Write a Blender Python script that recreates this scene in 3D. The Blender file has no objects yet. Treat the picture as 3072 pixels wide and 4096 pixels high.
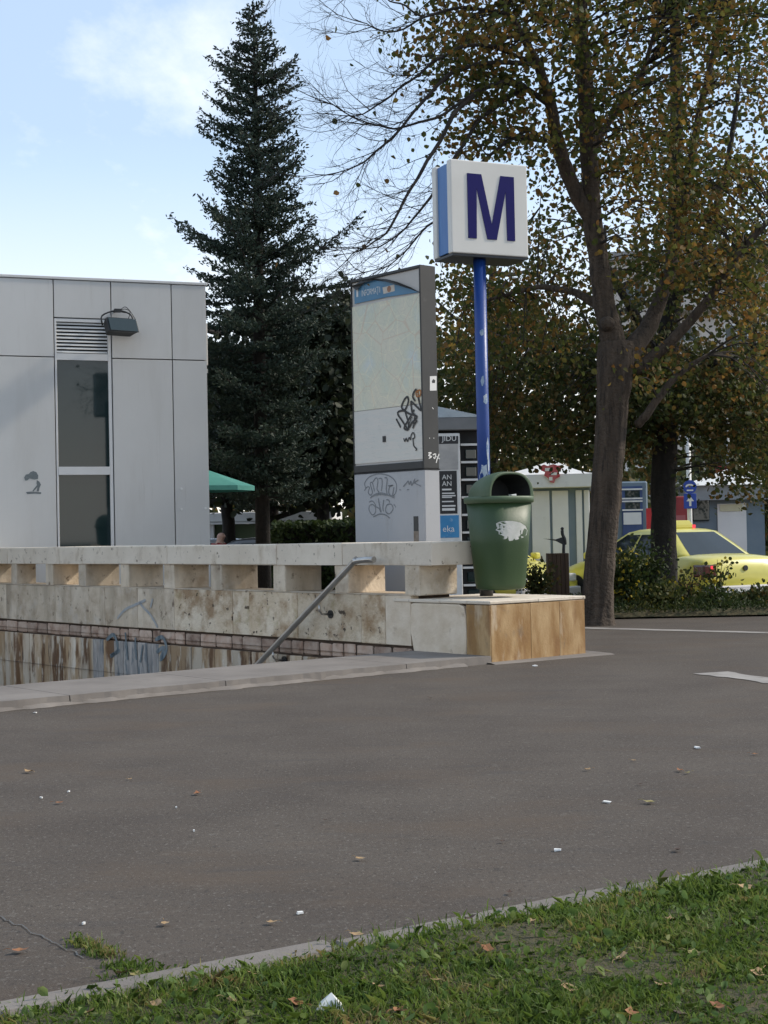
import bpy, bmesh, math, random
import numpy as np
from mathutils import Vector, Matrix, noise as mnoise

random.seed(7)
rng = np.random.default_rng(11)
SC = bpy.context.scene
COL = SC.collection

# ------------------------------------------------------------------ camera
FPX, CAM_H, PITCH, ROLL = 6000.0, 1.05, 0.01533, -0.020
CAM = Vector((0, 0, CAM_H))
RCAM = Matrix.Rotation(math.pi / 2 + PITCH, 3, 'X') @ Matrix.Rotation(ROLL, 3, 'Z')
cd = bpy.data.cameras.new('camera')
cam = bpy.data.objects.new('camera', cd)
COL.objects.link(cam)
cam.matrix_world = Matrix.Translation(CAM) @ RCAM.to_4x4()
cd.sensor_fit = 'VERTICAL'
cd.sensor_height = 24.0
cd.lens = 24.0 * FPX / 4096
cd.clip_start, cd.clip_end = 0.05, 3000
SC.camera = cam
SC.render.resolution_x, SC.render.resolution_y = 768, 1024

# ------------------------------------------------------------------ sky, sun, exposure
SUN_EL = math.radians(36)
SUN_AZ = math.atan2(0.97, 0.22)            # from +Y towards +X
sunv = Vector((math.sin(SUN_AZ) * math.cos(SUN_EL), math.cos(SUN_AZ) * math.cos(SUN_EL), math.sin(SUN_EL)))
W = bpy.data.worlds.new('World')
SC.world = W
W.use_nodes = True
nt = W.node_tree
nt.nodes.clear()
N = nt.nodes.new
out = N('ShaderNodeOutputWorld'); bg = N('ShaderNodeBackground'); sky = N('ShaderNodeTexSky')
sky.sky_type = 'NISHITA'; sky.sun_disc = False
sky.sun_elevation = SUN_EL; sky.sun_rotation = SUN_AZ
sky.air_density = 1.0; sky.dust_density = 1.0; sky.ozone_density = 1.8; sky.altitude = 90
tc = N('ShaderNodeTexCoord'); sep = N('ShaderNodeSeparateXYZ')
nt.links.new(tc.outputs['Generated'], sep.inputs[0])
# clouds: noise on the direction projected to a flat layer, the same all round
mx = N('ShaderNodeMath'); mx.operation = 'MAXIMUM'; mx.inputs[1].default_value = 0.0
nt.links.new(sep.outputs['Z'], mx.inputs[0])
ad = N('ShaderNodeMath'); ad.operation = 'ADD'; ad.inputs[1].default_value = 0.16
nt.links.new(mx.outputs[0], ad.inputs[0])
dv = N('ShaderNodeVectorMath'); dv.operation = 'DIVIDE'
nt.links.new(tc.outputs['Generated'], dv.inputs[0])
nt.links.new(ad.outputs[0], dv.inputs[1])
mp = N('ShaderNodeMapping'); mp.inputs['Location'].default_value = (7.5, 4.25, 0.0)
mp.inputs['Scale'].default_value = (1.15, 0.62, 0.0)
nt.links.new(dv.outputs[0], mp.inputs[0])
cn = N('ShaderNodeTexNoise'); cn.inputs['Scale'].default_value = 1.5; cn.inputs['Detail'].default_value = 10
cn.inputs['Roughness'].default_value = 0.60
nt.links.new(mp.outputs[0], cn.inputs['Vector'])
cr = N('ShaderNodeValToRGB')
cr.color_ramp.elements[0].position = 0.555; cr.color_ramp.elements[1].position = 0.80
nt.links.new(cn.outputs['Fac'], cr.inputs[0])
# thin high haze, whiter towards the horizon all round
hz = N('ShaderNodeMapRange'); hz.inputs['From Min'].default_value = 0.04; hz.inputs['From Max'].default_value = 0.26
hz.inputs['To Min'].default_value = 0.85; hz.inputs['To Max'].default_value = 0.44
nt.links.new(sep.outputs['Z'], hz.inputs[0])
hc = N('ShaderNodeMapRange'); hc.inputs['From Min'].default_value = 0.05; hc.inputs['From Max'].default_value = 0.24
nt.links.new(sep.outputs['Z'], hc.inputs[0])
m0 = N('ShaderNodeMixRGB'); m0.inputs[1].default_value = (10.9, 10.4, 9.7, 1); m0.inputs[2].default_value = (7.3, 9.1, 11.4, 1)
nt.links.new(hc.outputs[0], m0.inputs[0])
m1 = N('ShaderNodeMixRGB'); nt.links.new(m0.outputs[0], m1.inputs[2])
nt.links.new(hz.outputs[0], m1.inputs[0]); nt.links.new(sky.outputs[0], m1.inputs[1])
m2 = N('ShaderNodeMixRGB'); m2.inputs[2].default_value = (10.8, 10.6, 10.3, 1)
cm = N('ShaderNodeMath'); cm.operation = 'MULTIPLY'; cm.inputs[1].default_value = 0.85
nt.links.new(cr.outputs[0], cm.inputs[0])
nt.links.new(cm.outputs[0], m2.inputs[0]); nt.links.new(m1.outputs[0], m2.inputs[1])
nt.links.new(m2.outputs[0], bg.inputs[0]); bg.inputs[1].default_value = 0.085
nt.links.new(bg.outputs[0], out.inputs[0])

sl = bpy.data.lights.new('sun', 'SUN')
sl.energy = 2.2; sl.angle = math.radians(5); sl.color = (1.0, 0.91, 0.78)
so = bpy.data.objects.new('sun', sl)
COL.objects.link(so)
so.rotation_mode = 'QUATERNION'
so.rotation_quaternion = (-sunv).to_track_quat('-Z', 'Y')
so.location = (20, 10, 30)
SC.view_settings.view_transform = 'Standard'
SC.view_settings.look = 'None'
SC.view_settings.exposure = 0.72
SC.view_settings.gamma = 1.0
SC.view_settings.use_curve_mapping = False
SC.cycles.use_denoising = True
SC.cycles.max_bounces = 8
SC.cycles.transparent_max_bounces = 12

# ------------------------------------------------------------------ helpers
def P(x, y, d):
    """point seen at photo pixel (x, y) at depth d metres"""
    v = Vector(((x - 1536) / FPX * d, (2048 - y) / FPX * d, -d))
    return CAM + RCAM @ v

def ray(x, y):
    return (RCAM @ Vector(((x - 1536) / FPX, (2048 - y) / FPX, -1))).normalized()

def ground(x, y, z=0.0):
    r = ray(x, y)
    return CAM + r * ((z - CAM.z) / r.z)

def frame(loc, ang):
    return Matrix.Translation(loc) @ Matrix.Rotation(ang, 4, 'Z')

def hit(x, y, F, y0=0.0):
    """local point on the plane local-y = y0 of frame F"""
    Fi = F.inverted()
    o = Fi @ CAM; r = Fi.to_3x3() @ ray(x, y)
    return o + r * ((y0 - o.y) / r.y)

def tag(o, label=None, cat=None, group=None, kind=None):
    if label: o['label'] = label
    if cat: o['category'] = cat
    if group: o['group'] = group
    if kind: o['kind'] = kind
    return o

def empty(name, F=None, label=None, cat=None, group=None, kind=None):
    o = bpy.data.objects.new(name, None)
    o.empty_display_size = 0.2
    COL.objects.link(o)
    if F is not None:
        if isinstance(F, Matrix): o.matrix_world = F
        else: o.location = F
    return tag(o, label, cat, group, kind)

def link(name, me, mat=None, parent=None, smooth=False):
    if mat is not None:
        for m in (mat if isinstance(mat, (list, tuple)) else [mat]):
            me.materials.append(m)
    if smooth:
        me.polygons.foreach_set('use_smooth', [True] * len(me.polygons))
    o = bpy.data.objects.new(name, me)
    COL.objects.link(o)
    if parent is not None: o.parent = parent
    return o

class MB:
    def __init__(s): s.v = []; s.f = []; s.m = []
    def add(s, vs, fs, mi=0):
        n = len(s.v)
        s.v += [tuple(v) for v in vs]
        s.f += [tuple(i + n for i in f) for f in fs]
        s.m += [mi] * len(fs)
        return s
    def box(s, x0, x1, y0, y1, z0, z1, mi=0, T=None):
        vs = [Vector((x, y, z)) for z in (z0, z1) for y in (y0, y1) for x in (x0, x1)]
        if T is not None: vs = [T @ v for v in vs]
        return s.add(vs, [(0, 2, 3, 1), (4, 5, 7, 6), (0, 1, 5, 4), (2, 6, 7, 3), (0, 4, 6, 2), (1, 3, 7, 5)], mi)
    def tube(s, pts, r, n=8, cap=True, mi=0):
        pts = [Vector(p) for p in pts]
        rs = r if isinstance(r, (list, tuple)) else [r] * len(pts)
        base = len(s.v); up = None; prev = None
        for i, p in enumerate(pts):
            t = (pts[min(i + 1, len(pts) - 1)] - pts[max(i - 1, 0)])
            if t.length < 1e-9: t = Vector((0, 0, 1))
            t.normalize()
            if up is None:
                up = t.orthogonal().normalized()
            else:
                up = (up - t * up.dot(t))
                if up.length < 1e-6: up = t.orthogonal()
                up.normalize()
            b = t.cross(up)
            for k in range(n):
                a = 2 * math.pi * k / n
                s.v.append(tuple(p + (up * math.cos(a) + b * math.sin(a)) * rs[i]))
        for i in range(len(pts) - 1):
            for k in range(n):
                k2 = (k + 1) % n
                s.f.append((base + i * n + k, base + i * n + k2, base + (i + 1) * n + k2, base + (i + 1) * n + k)); s.m.append(mi)
        if cap:
            s.f.append(tuple(base + k for k in reversed(range(n)))); s.m.append(mi)
            e = base + (len(pts) - 1) * n
            s.f.append(tuple(e + k for k in range(n))); s.m.append(mi)
        return s
    def loft(s, rings, cap=True, mi=0, closed=True):
        base = len(s.v); n = len(rings[0])
        for r in rings: s.v += [tuple(p) for p in r]
        for i in range(len(rings) - 1):
            for k in range(n if closed else n - 1):
                k2 = (k + 1) % n
                s.f.append((base + i * n + k, base + i * n + k2, base + (i + 1) * n + k2, base + (i + 1) * n + k)); s.m.append(mi)
        if cap:
            s.f.append(tuple(base + k for k in reversed(range(n)))); s.m.append(mi)
            e = base + (len(rings) - 1) * n
            s.f.append(tuple(e + k for k in range(n))); s.m.append(mi)
        return s
    def build(s, name, mat, parent=None, smooth=False, bevel=0, seg=1, jit=0, recalc=True):
        me = bpy.data.meshes.new(name)
        me.from_pydata(s.v, [], s.f)
        for p, mi in zip(me.polygons, s.m): p.material_index = mi
        if bevel or recalc or jit:
            bm = bmesh.new(); bm.from_mesh(me)
            if recalc: bmesh.ops.recalc_face_normals(bm, faces=bm.faces)
            if bevel:
                es = [e for e in bm.edges if len(e.link_faces) == 2 and e.calc_face_angle(0) > 0.5]
                bmesh.ops.bevel(bm, geom=es, offset=bevel, segments=seg, profile=0.6, affect='EDGES', clamp_overlap=True)
            if jit:
                for v in bm.verts:
                    v.co += Vector((random.uniform(-1, 1), random.uniform(-1, 1), random.uniform(-1, 1))) * jit
            bm.to_mesh(me); bm.free()
        me.update()
        return link(name, me, mat, parent, smooth)

def bx(name, mat, parent, x0, x1, y0, y1, z0, z1, bevel=0, jit=0, seg=1, T=None):
    return MB().box(min(x0, x1), max(x0, x1), min(y0, y1), max(y0, y1), min(z0, z1), max(z0, z1), T=T).build(name, mat, parent, bevel=bevel, jit=jit, seg=seg)

def np_mesh(name, V, F):
    """V (n,3) float, F (m,k) int"""
    me = bpy.data.meshes.new(name)
    k = F.shape[1]
    me.vertices.add(len(V)); me.vertices.foreach_set('co', np.ascontiguousarray(V, dtype=np.float32).ravel())
    me.loops.add(F.size); me.loops.foreach_set('vertex_index', np.ascontiguousarray(F, dtype=np.int32).ravel())
    me.polygons.add(len(F))
    me.polygons.foreach_set('loop_start', np.arange(0, F.size, k, dtype=np.int32))
    me.update(calc_edges=True)
    return me

def ribbon(mb, pts, w, y=0.0, plane='xz', taper=True):
    """flat stroke through 2D points"""
    pts = [Vector(p) for p in pts]
    L = []
    for i, p in enumerate(pts):
        t = pts[min(i + 1, len(pts) - 1)] - pts[max(i - 1, 0)]
        if t.length < 1e-9: t = Vector((1, 0))
        t.normalize(); nrm = Vector((-t.y, t.x))
        ww = w * (0.65 if taper and i in (0, len(pts) - 1) else 1.0) / 2
        L.append((p + nrm * ww, p - nrm * ww))
    vs = []
    for a, b in L:
        vs += [(a.x, y, a.y), (b.x, y, b.y)]
    mb.add(vs, [(2 * i, 2 * i + 1, 2 * i + 3, 2 * i + 2) for i in range(len(L) - 1)])

def smooth_pts(pts, n=4, closed=False):
    """Catmull-Rom through points"""
    pts = [Vector(p) for p in pts]
    if len(pts) < 3: return pts
    o = []
    for i in range(len(pts) - 1):
        p0, p1, p2, p3 = pts[max(i - 1, 0)], pts[i], pts[i + 1], pts[min(i + 2, len(pts) - 1)]
        for k in range(n):
            t = k / n
            o.append(0.5 * ((2 * p1) + (p2 - p0) * t + (2 * p0 - 5 * p1 + 4 * p2 - p3) * t * t + (3 * p1 - p0 - 3 * p2 + p3) * t ** 3))
    o.append(pts[-1])
    return o

def text_obj(name, body, size, mat, parent, T, extrude=0.0, sx=1.0):
    """lettering in local x (right) / y (up) plane, placed by matrix T in the parent's space"""
    c = bpy.data.curves.new(name, 'FONT'); c.body = body; c.size = size; c.extrude = extrude
    c.resolution_u = 3
    t = bpy.data.objects.new(name, c); COL.objects.link(t)
    bpy.context.view_layer.update()
    me = bpy.data.meshes.new_from_object(t.evaluated_get(bpy.context.evaluated_depsgraph_get()))
    bpy.data.objects.remove(t); bpy.data.curves.remove(c)
    me.transform(T @ Matrix.Diagonal((sx, 1, 1, 1)))
    me.materials.clear()
    return link(name, me, mat, parent)

# ------------------------------------------------------------------ materials
def mat(name, c1, c2=None, scale=4.0, rough=0.8, metal=0.0, bump=0.0, bscale=60.0, stretch=(1, 1, 1), rnd=0.0,
        layers=(), detail=5.0, spec=None, dist=0.02, coat=0.0, lo=0.35, hi=0.65, world=False, emit=None, roughvar=0.0):
    m = bpy.data.materials.new(name); m.use_nodes = True
    t = m.node_tree; b = t.nodes['Principled BSDF']; NN = t.nodes.new; LK = t.links.new
    if world:
        g = NN('ShaderNodeNewGeometry'); src = g.outputs['Position']
    else:
        g = NN('ShaderNodeTexCoord'); src = g.outputs['Object']
    oi = NN('ShaderNodeObjectInfo')
    if rnd and not world:
        ofs = NN('ShaderNodeVectorMath'); ofs.operation = 'ADD'
        ml = NN('ShaderNodeMath'); ml.operation = 'MULTIPLY'; ml.inputs[1].default_value = 37.0
        LK(oi.outputs['Random'], ml.inputs[0]); LK(src, ofs.inputs[0]); LK(ml.outputs[0], ofs.inputs[1])
        src = ofs.outputs[0]
    def nz(sc, st, det=detail, lo=lo, hi=hi, rg=0.55):
        mp = NN('ShaderNodeMapping'); mp.inputs['Scale'].default_value = st
        LK(src, mp.inputs[0])
        n = NN('ShaderNodeTexNoise'); n.inputs['Scale'].default_value = sc; n.inputs['Detail'].default_value = det
        n.inputs['Roughness'].default_value = rg
        LK(mp.outputs[0], n.inputs['Vector'])
        r = NN('ShaderNodeMapRange'); r.inputs['From Min'].default_value = lo; r.inputs['From Max'].default_value = hi
        LK(n.outputs['Fac'], r.inputs[0])
        return r.outputs[0], n
    def mixc(fac, a, bcol):
        x = NN('ShaderNodeMixRGB')
        if isinstance(fac, float): x.inputs[0].default_value = fac
        else: LK(fac, x.inputs[0])
        for i, c in ((1, a), (2, bcol)):
            if isinstance(c, tuple): x.inputs[i].default_value = (*c[:3], 1)
            else: LK(c, x.inputs[i])
        return x.outputs[0]
    cur = tuple(c1)
    if c2 is not None:
        f, _ = nz(scale, stretch)
        cur = mixc(f, tuple(c1), tuple(c2))
    for L in layers:            # (colour, scale, stretch, lo, hi, strength)
        f, _ = nz(L[1], L[2], 6.0, L[3], L[4], 0.6)
        k = NN('ShaderNodeMath'); k.operation = 'MULTIPLY'; k.inputs[1].default_value = L[5]
        LK(f, k.inputs[0])
        cur = mixc(k.outputs[0], cur, tuple(L[0]))
    if rnd:
        hs = NN('ShaderNodeHueSaturation')
        r = NN('ShaderNodeMapRange'); r.inputs['To Min'].default_value = 1 - rnd; r.inputs['To Max'].default_value = 1 + rnd
        LK(oi.outputs['Random'], r.inputs[0]); LK(r.outputs[0], hs.inputs['Value'])
        if isinstance(cur, tuple): hs.inputs['Color'].default_value = (*cur, 1)
        else: LK(cur, hs.inputs['Color'])
        cur = hs.outputs[0]
    if isinstance(cur, tuple): b.inputs['Base Color'].default_value = (*cur, 1)
    else: LK(cur, b.inputs['Base Color'])
    b.inputs['Roughness'].default_value = rough
    b.inputs['Metallic'].default_value = metal
    if roughvar:
        f, _ = nz(6.0, (1, 1, 1))
        r = NN('ShaderNodeMapRange'); r.inputs['To Min'].default_value = rough - roughvar; r.inputs['To Max'].default_value = rough + roughvar
        LK(f, r.inputs[0]); LK(r.outputs[0], b.inputs['Roughness'])
    if spec is not None: b.inputs['Specular IOR Level'].default_value = spec
    if coat: b.inputs['Coat Weight'].default_value = coat; b.inputs['Coat Roughness'].default_value = 0.08
    if emit: b.inputs['Emission Color'].default_value = (*emit[0], 1); b.inputs['Emission Strength'].default_value = emit[1]
    if bump:
        _, n = nz(bscale, (1, 1, 1), 4.0)
        bp = NN('ShaderNodeBump'); bp.inputs['Strength'].default_value = bump; bp.inputs['Distance'].default_value = dist
        LK(n.outputs['Fac'], bp.inputs['Height']); LK(bp.outputs[0], b.inputs['Normal'])
    return m

def leaf_mat(name, stops, trans=0.35, rough=0.6, clump=1.6):
    """colour varies from leaf to leaf (random per island)"""
    m = bpy.data.materials.new(name); m.use_nodes = True
    t = m.node_tree; t.nodes.clear(); NN = t.nodes.new; LK = t.links.new
    o = NN('ShaderNodeOutputMaterial'); g = NN('ShaderNodeNewGeometry'); r = NN('ShaderNodeValToRGB')
    e = r.color_ramp.elements
    while len(e) < len(stops): e.new(0.5)
    for i, (p, c) in enumerate(stops):
        e[i].position = p; e[i].color = (*c, 1)
    nz_ = NN('ShaderNodeTexNoise'); nz_.inputs['Scale'].default_value = clump; nz_.inputs['Detail'].default_value = 2
    LK(g.outputs['Position'], nz_.inputs['Vector'])
    mr = NN('ShaderNodeMapRange'); mr.inputs['From Min'].default_value = .3; mr.inputs['From Max'].default_value = .7
    LK(nz_.outputs['Fac'], mr.inputs[0])
    mm_ = NN('ShaderNodeMath'); mm_.operation = 'MULTIPLY'; mm_.inputs[1].default_value = .55; LK(mr.outputs[0], mm_.inputs[0])
    m3 = NN('ShaderNodeMath'); m3.operation = 'MULTIPLY_ADD'; m3.inputs[1].default_value = .45
    LK(g.outputs['Random Per Island'], m3.inputs[0]); LK(mm_.outputs[0], m3.inputs[2])
    LK(m3.outputs[0], r.inputs[0])
    d = NN('ShaderNodeBsdfPrincipled'); d.inputs['Roughness'].default_value = rough; d.inputs['Specular IOR Level'].default_value = 0.25
    tr = NN('ShaderNodeBsdfTranslucent'); mx = NN('ShaderNodeMixShader'); mx.inputs[0].default_value = trans
    LK(r.outputs[0], d.inputs['Base Color']); LK(r.outputs[0], tr.inputs['Color'])
    LK(d.outputs[0], mx.inputs[1]); LK(tr.outputs[0], mx.inputs[2]); LK(mx.outputs[0], o.inputs[0])
    return m

def glass_mat(name, col, rough=0.06, alpha=None):
    m = bpy.data.materials.new(name); m.use_nodes = True
    b = m.node_tree.nodes['Principled BSDF']
    b.inputs['Base Color'].default_value = (*col, 1); b.inputs['Roughness'].default_value = rough
    b.inputs['Specular IOR Level'].default_value = 0.4
    if alpha is not None: b.inputs['Alpha'].default_value = alpha
    return m

DARK = (0.02, 0.02, 0.02)
M = {}
M['asphalt'] = mat('asphalt', (0.070, 0.056, 0.045), (0.092, 0.075, 0.060), scale=1.3, rough=0.93, bump=0.45, bscale=170, dist=0.006,
                   layers=[((0.20, 0.185, 0.165), 240, (1, 1, 1), 0.58, 0.68, 0.7), ((0.035, 0.031, 0.028), 190, (1, 1, 1), 0.58, 0.68, 0.7),
                           ((0.23, 0.21, 0.185), 85, (1, 0.6, 1), 0.57, 0.68, 0.55), ((0.024, 0.021, 0.019), 70, (1, 0.6, 1), 0.56, 0.67, 0.6), ((0.04, 0.035, 0.031), 26, (1, 0.7, 1), 0.60, 0.70, 0.6), ((0.15, 0.135, 0.115), 18, (1, 0.7, 1), 0.60, 0.72, 0.45),
                           ((0.10, 0.072, 0.050), 0.9, (1, 1.6, 1), 0.52, 0.70, 0.55), ((0.06, 0.054, 0.05), 3.0, (0.5, 2.2, 1), 0.56, 0.74, 0.55),
                           ((0.07, 0.065, 0.06), 16.0, (0.4, 2.0, 1), 0.56, 0.75, 0.4)], spec=0.25)
M['road'] = mat('road_asphalt', (0.06, 0.058, 0.056), (0.085, 0.08, 0.076), scale=0.6, rough=0.92, bump=0.2, bscale=120)
M['soil'] = mat('soil', (0.045, 0.045, 0.018), (0.085, 0.066, 0.03), scale=14, rough=1, bump=0.8, bscale=45, dist=0.03, layers=[((0.05, 0.06, 0.02), 6, (1, 1, 1), 0.5, 0.7, 0.6)])
M['concrete'] = mat('concrete', (0.23, 0.21, 0.19), (0.33, 0.305, 0.275), scale=3, rough=0.9, bump=0.3, bscale=90, layers=[((0.12, 0.1, 0.085), 7, (1, 1, 1), 0.56, 0.74, 0.7)])
M['sill'] = mat('threshold_concrete', (0.155, 0.135, 0.118), (0.21, 0.185, 0.162), scale=2, rough=0.9, bump=0.2, bscale=110, layers=[((0.12, 0.1, 0.085), 5, (1, 1, 1), 0.56, 0.78, 0.55)])
STAIN = [((0.26, 0.17, 0.09), 3.2, (1, 1, 1), 0.48, 0.70, 0.6), ((0.30, 0.24, 0.17), 1.6, (2.5, 2.5, 0.5), 0.50, 0.66, 0.5), ((0.10, 0.062, 0.035), 11, (1, 1, 1), 0.60, 0.70, 0.75), ((0.58, 0.54, 0.49), 6.0, (1, 1, 1), 0.56, 0.74, 0.5)]
M['trav'] = mat('travertine', (0.58, 0.48, 0.355), (0.71, 0.61, 0.48), scale=3.5, rough=0.82, bump=0.5, bscale=38, dist=0.01, rnd=0.10, layers=STAIN)
M['trav_cap'] = mat('travertine_cap', (0.62, 0.535, 0.425), (0.72, 0.635, 0.52), scale=2.2, rough=0.8, bump=0.3, bscale=34, dist=0.01, rnd=0.06,
                    layers=[((0.27, 0.20, 0.14), 4.0, (1, 1, 1), 0.58, 0.76, 0.55), ((0.12, 0.08, 0.05), 15, (1, 1, 1), 0.62, 0.68, 0.8), ((0.36, 0.27, 0.17), 7.0, (1, 1, 0.5), 0.56, 0.68, 0.45)])
M['trav_pitted'] = mat('travertine_pitted', (0.58, 0.465, 0.325), (0.70, 0.60, 0.46), scale=3.5, rough=0.85, bump=0.8, bscale=30, dist=0.015, rnd=0.08,
                       layers=[((0.25, 0.14, 0.055), 3.0, (1, 1, 1), 0.47, 0.62, 0.8), ((0.045, 0.03, 0.02), 11, (1, 1, 1.3), 0.61, 0.655, 0.9), ((0.27, 0.2, 0.06), 5, (1, 1, 1), 0.58, 0.72, 0.5)])
M['trav_white'] = mat('travertine_white', (0.72, 0.615, 0.485), (0.60, 0.49, 0.36), scale=6, rough=0.8, bump=0.35, bscale=40, dist=0.01,
                      layers=[((0.25, 0.17, 0.1), 7, (1, 1, 1), 0.62, 0.74, 0.7)])
M['streak'] = mat('stained_wall_slab', (0.56, 0.47, 0.36), (0.38, 0.26, 0.15), scale=4.0, stretch=(1.5, 1.5, 0.35), rough=0.75, bump=0.3, bscale=30, rnd=0.22, lo=0.42, hi=0.58,
                  layers=[((0.12, 0.055, 0.02), 3.4, (1.6, 1.6, 0.40), 0.52, 0.60, 0.9), ((0.66, 0.59, 0.49), 6, (1.8, 1.8, 0.5), 0.57, 0.64, 0.75), ((0.03, 0.022, 0.018), 6, (2.2, 2.2, 0.40), 0.62, 0.69, 0.85)])
M['streak_blue'] = mat('grey_blue_stained_slab', (0.42, 0.38, 0.34), (0.25, 0.24, 0.23), scale=6.0, stretch=(3.0, 3.0, 0.45), rough=0.75, bump=0.3, bscale=30, rnd=0.15,
                  layers=[((0.10, 0.13, 0.15), 6, (2.0, 2.0, 0.5), 0.50, 0.62, 0.8), ((0.55, 0.52, 0.47), 9, (4, 4, 0.5), 0.56, 0.66, 0.6), ((0.04, 0.035, 0.03), 9, (4, 4, 0.35), 0.62, 0.70, 0.8)])
M['pink'] = mat('pink_stone_tile', (0.40, 0.27, 0.20), (0.50, 0.39, 0.31), scale=8, rough=0.8, bump=0.3, bscale=40, rnd=0.22, layers=[((0.13, 0.06, 0.035), 6, (1, 1, 1), 0.52, 0.68, 0.7)])
M['marble'] = mat('brown_veined_marble', (0.27, 0.145, 0.045), (0.45, 0.30, 0.145), scale=3.6, stretch=(1.7, 1.7, 0.55), lo=0.38, hi=0.62, rough=0.55, bump=0.12, bscale=40, rnd=0.04,
                  layers=[((0.20, 0.09, 0.025), 4, (1.9, 1.9, 0.6), 0.53, 0.64, 0.6), ((0.56, 0.46, 0.33), 3.4, (1.8, 1.8, 0.5), 0.57, 0.68, 0.6), ((0.15, 0.115, 0.08), 6, (1, 1, 1), 0.60, 0.75, 0.5), ((0.12, 0.09, 0.06), 30, (1, 1, 0.6), 0.66, 0.72, 0.6)])
M['mortar'] = mat('dark_mortar', (0.05, 0.034, 0.024), (0.09, 0.06, 0.042), scale=8, rough=0.95)
M['panel'] = mat('grey_cladding', (0.56, 0.545, 0.515), (0.60, 0.585, 0.555), scale=0.7, rough=0.42, metal=0.0, rnd=0.035, roughvar=0.08, layers=[((0.46, 0.435, 0.395), 1.3, (2.0, 2.0, 0.4), 0.52, 0.75, 0.4), ((0.42, 0.39, 0.35), 9, (3, 3, 0.12), 0.60, 0.72, 0.3)])
M['panel_frame'] = mat('aluminium_frame', (0.62, 0.61, 0.59), (0.66, 0.65, 0.63), scale=3, rough=0.4)
M['joint'] = mat('dark_joint', (0.09, 0.09, 0.088), (0.11, 0.11, 0.105), rough=0.8)
M['louver'] = mat('louvre_slat_white', (0.66, 0.65, 0.62), (0.58, 0.57, 0.54), scale=4, rough=0.5)
M['black'] = mat('black_metal', (0.014, 0.015, 0.016), (0.022, 0.022, 0.022), rough=0.45)
M['blackmatt'] = mat('matt_black', (0.012, 0.012, 0.012), (0.02, 0.02, 0.02), rough=0.8)
M['char'] = mat('charcoal_metal', (0.027, 0.027, 0.026), (0.036, 0.036, 0.034), scale=3, rough=0.5, layers=[((0.11, 0.105, 0.10), 9, (1, 1, 1), 0.63, 0.75, 0.4)])
M['greymetal'] = mat('grey_painted_steel', (0.36, 0.365, 0.375), (0.40, 0.40, 0.405), scale=1.6, rough=0.55, layers=[((0.26, 0.235, 0.2), 3, (2, 2, 0.5), 0.56, 0.78, 0.5), ((0.18, 0.15, 0.12), 22, (1, 1, 1), 0.66, 0.74, 0.5)])
M['steel'] = mat('stainless_steel', (0.42, 0.40, 0.37), (0.52, 0.50, 0.47), scale=9, rough=0.32, metal=0.9)
M['white'] = mat('white_plastic', (0.66, 0.63, 0.57), (0.71, 0.68, 0.62), scale=2, rough=0.45, layers=[((0.45, 0.41, 0.34), 4, (2, 2, 0.7), 0.60, 0.80, 0.45)])
M['whitepaint'] = mat('white_paint', (0.74, 0.73, 0.70), (0.68, 0.67, 0.64), scale=4, rough=0.6, layers=[((0.5, 0.47, 0.42), 6, (1, 1, 1), 0.58, 0.75, 0.4)])
M['signblue'] = mat('sign_side_blue', (0.05, 0.16, 0.40), (0.075, 0.21, 0.46), scale=3, stretch=(4, 4, 0.4), rough=0.45)
M['mblue'] = mat('letter_blue', (0.008, 0.007, 0.095), (0.010, 0.008, 0.11), scale=3, rough=0.5, spec=0.15)
M['poleblue'] = mat('pole_blue_paint', (0.008, 0.042, 0.20), (0.011, 0.05, 0.23), scale=4, rough=0.42, bump=0.1, bscale=30)
M['peel'] = mat('peeled_paint_residue', (0.22, 0.31, 0.42), (0.48, 0.52, 0.56), scale=14, rough=0.8, layers=[((0.05, 0.13, 0.36), 16, (1, 1, 1), 0.52, 0.6, 0.8)])
M['bin'] = mat('green_plastic', (0.026, 0.056, 0.016), (0.033, 0.066, 0.021), scale=2, rough=0.48, bump=0.05, bscale=50, layers=[((0.085, 0.10, 0.06), 3, (1.5, 1.5, 0.6), 0.58, 0.8, 0.35), ((0.12, 0.12, 0.09), 30, (1, 1, 1), 0.68, 0.75, 0.5)])
M['binlid'] = mat('pale_green_plastic', (0.052, 0.090, 0.040), (0.080, 0.118, 0.062), scale=3, rough=0.5, bump=0.06, bscale=50)  # lid and rim: a paler green than the body
M['sticker'] = mat('worn_sticker', (0.60, 0.59, 0.55), (0.50, 0.51, 0.46), scale=18, rough=0.7)
M['bark'] = mat('bark', (0.046, 0.033, 0.023), (0.088, 0.064, 0.045), scale=5, stretch=(3, 3, 0.45), rough=0.95, bump=1.0, bscale=26, dist=0.03,
                layers=[((0.018, 0.014, 0.01), 9, (3, 3, 0.35), 0.52, 0.66, 0.8), ((0.16, 0.125, 0.09), 6, (3, 3, 0.4), 0.60, 0.74, 0.5)])
M['barkdark'] = mat('dark_bark', (0.014, 0.012, 0.010), (0.028, 0.023, 0.018), scale=6, stretch=(2, 2, 0.5), rough=0.95, bump=0.8, bscale=20, dist=0.03)
M['twig'] = mat('twig_bark', (0.022, 0.018, 0.015), (0.04, 0.032, 0.026), scale=6, rough=0.95)
M['glass'] = glass_mat('dark_window_glass', (0.014, 0.028, 0.029), 0.03)
M['glass'].node_tree.nodes['Principled BSDF'].inputs['Specular IOR Level'].default_value = 0.6
M['carglass'] = glass_mat('car_glass', (0.02, 0.026, 0.026), 0.05)
M['yellow'] = mat('yellow_car_paint', (0.62, 0.555, 0.085), (0.66, 0.59, 0.10), rough=0.3, coat=0.6)
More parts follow.
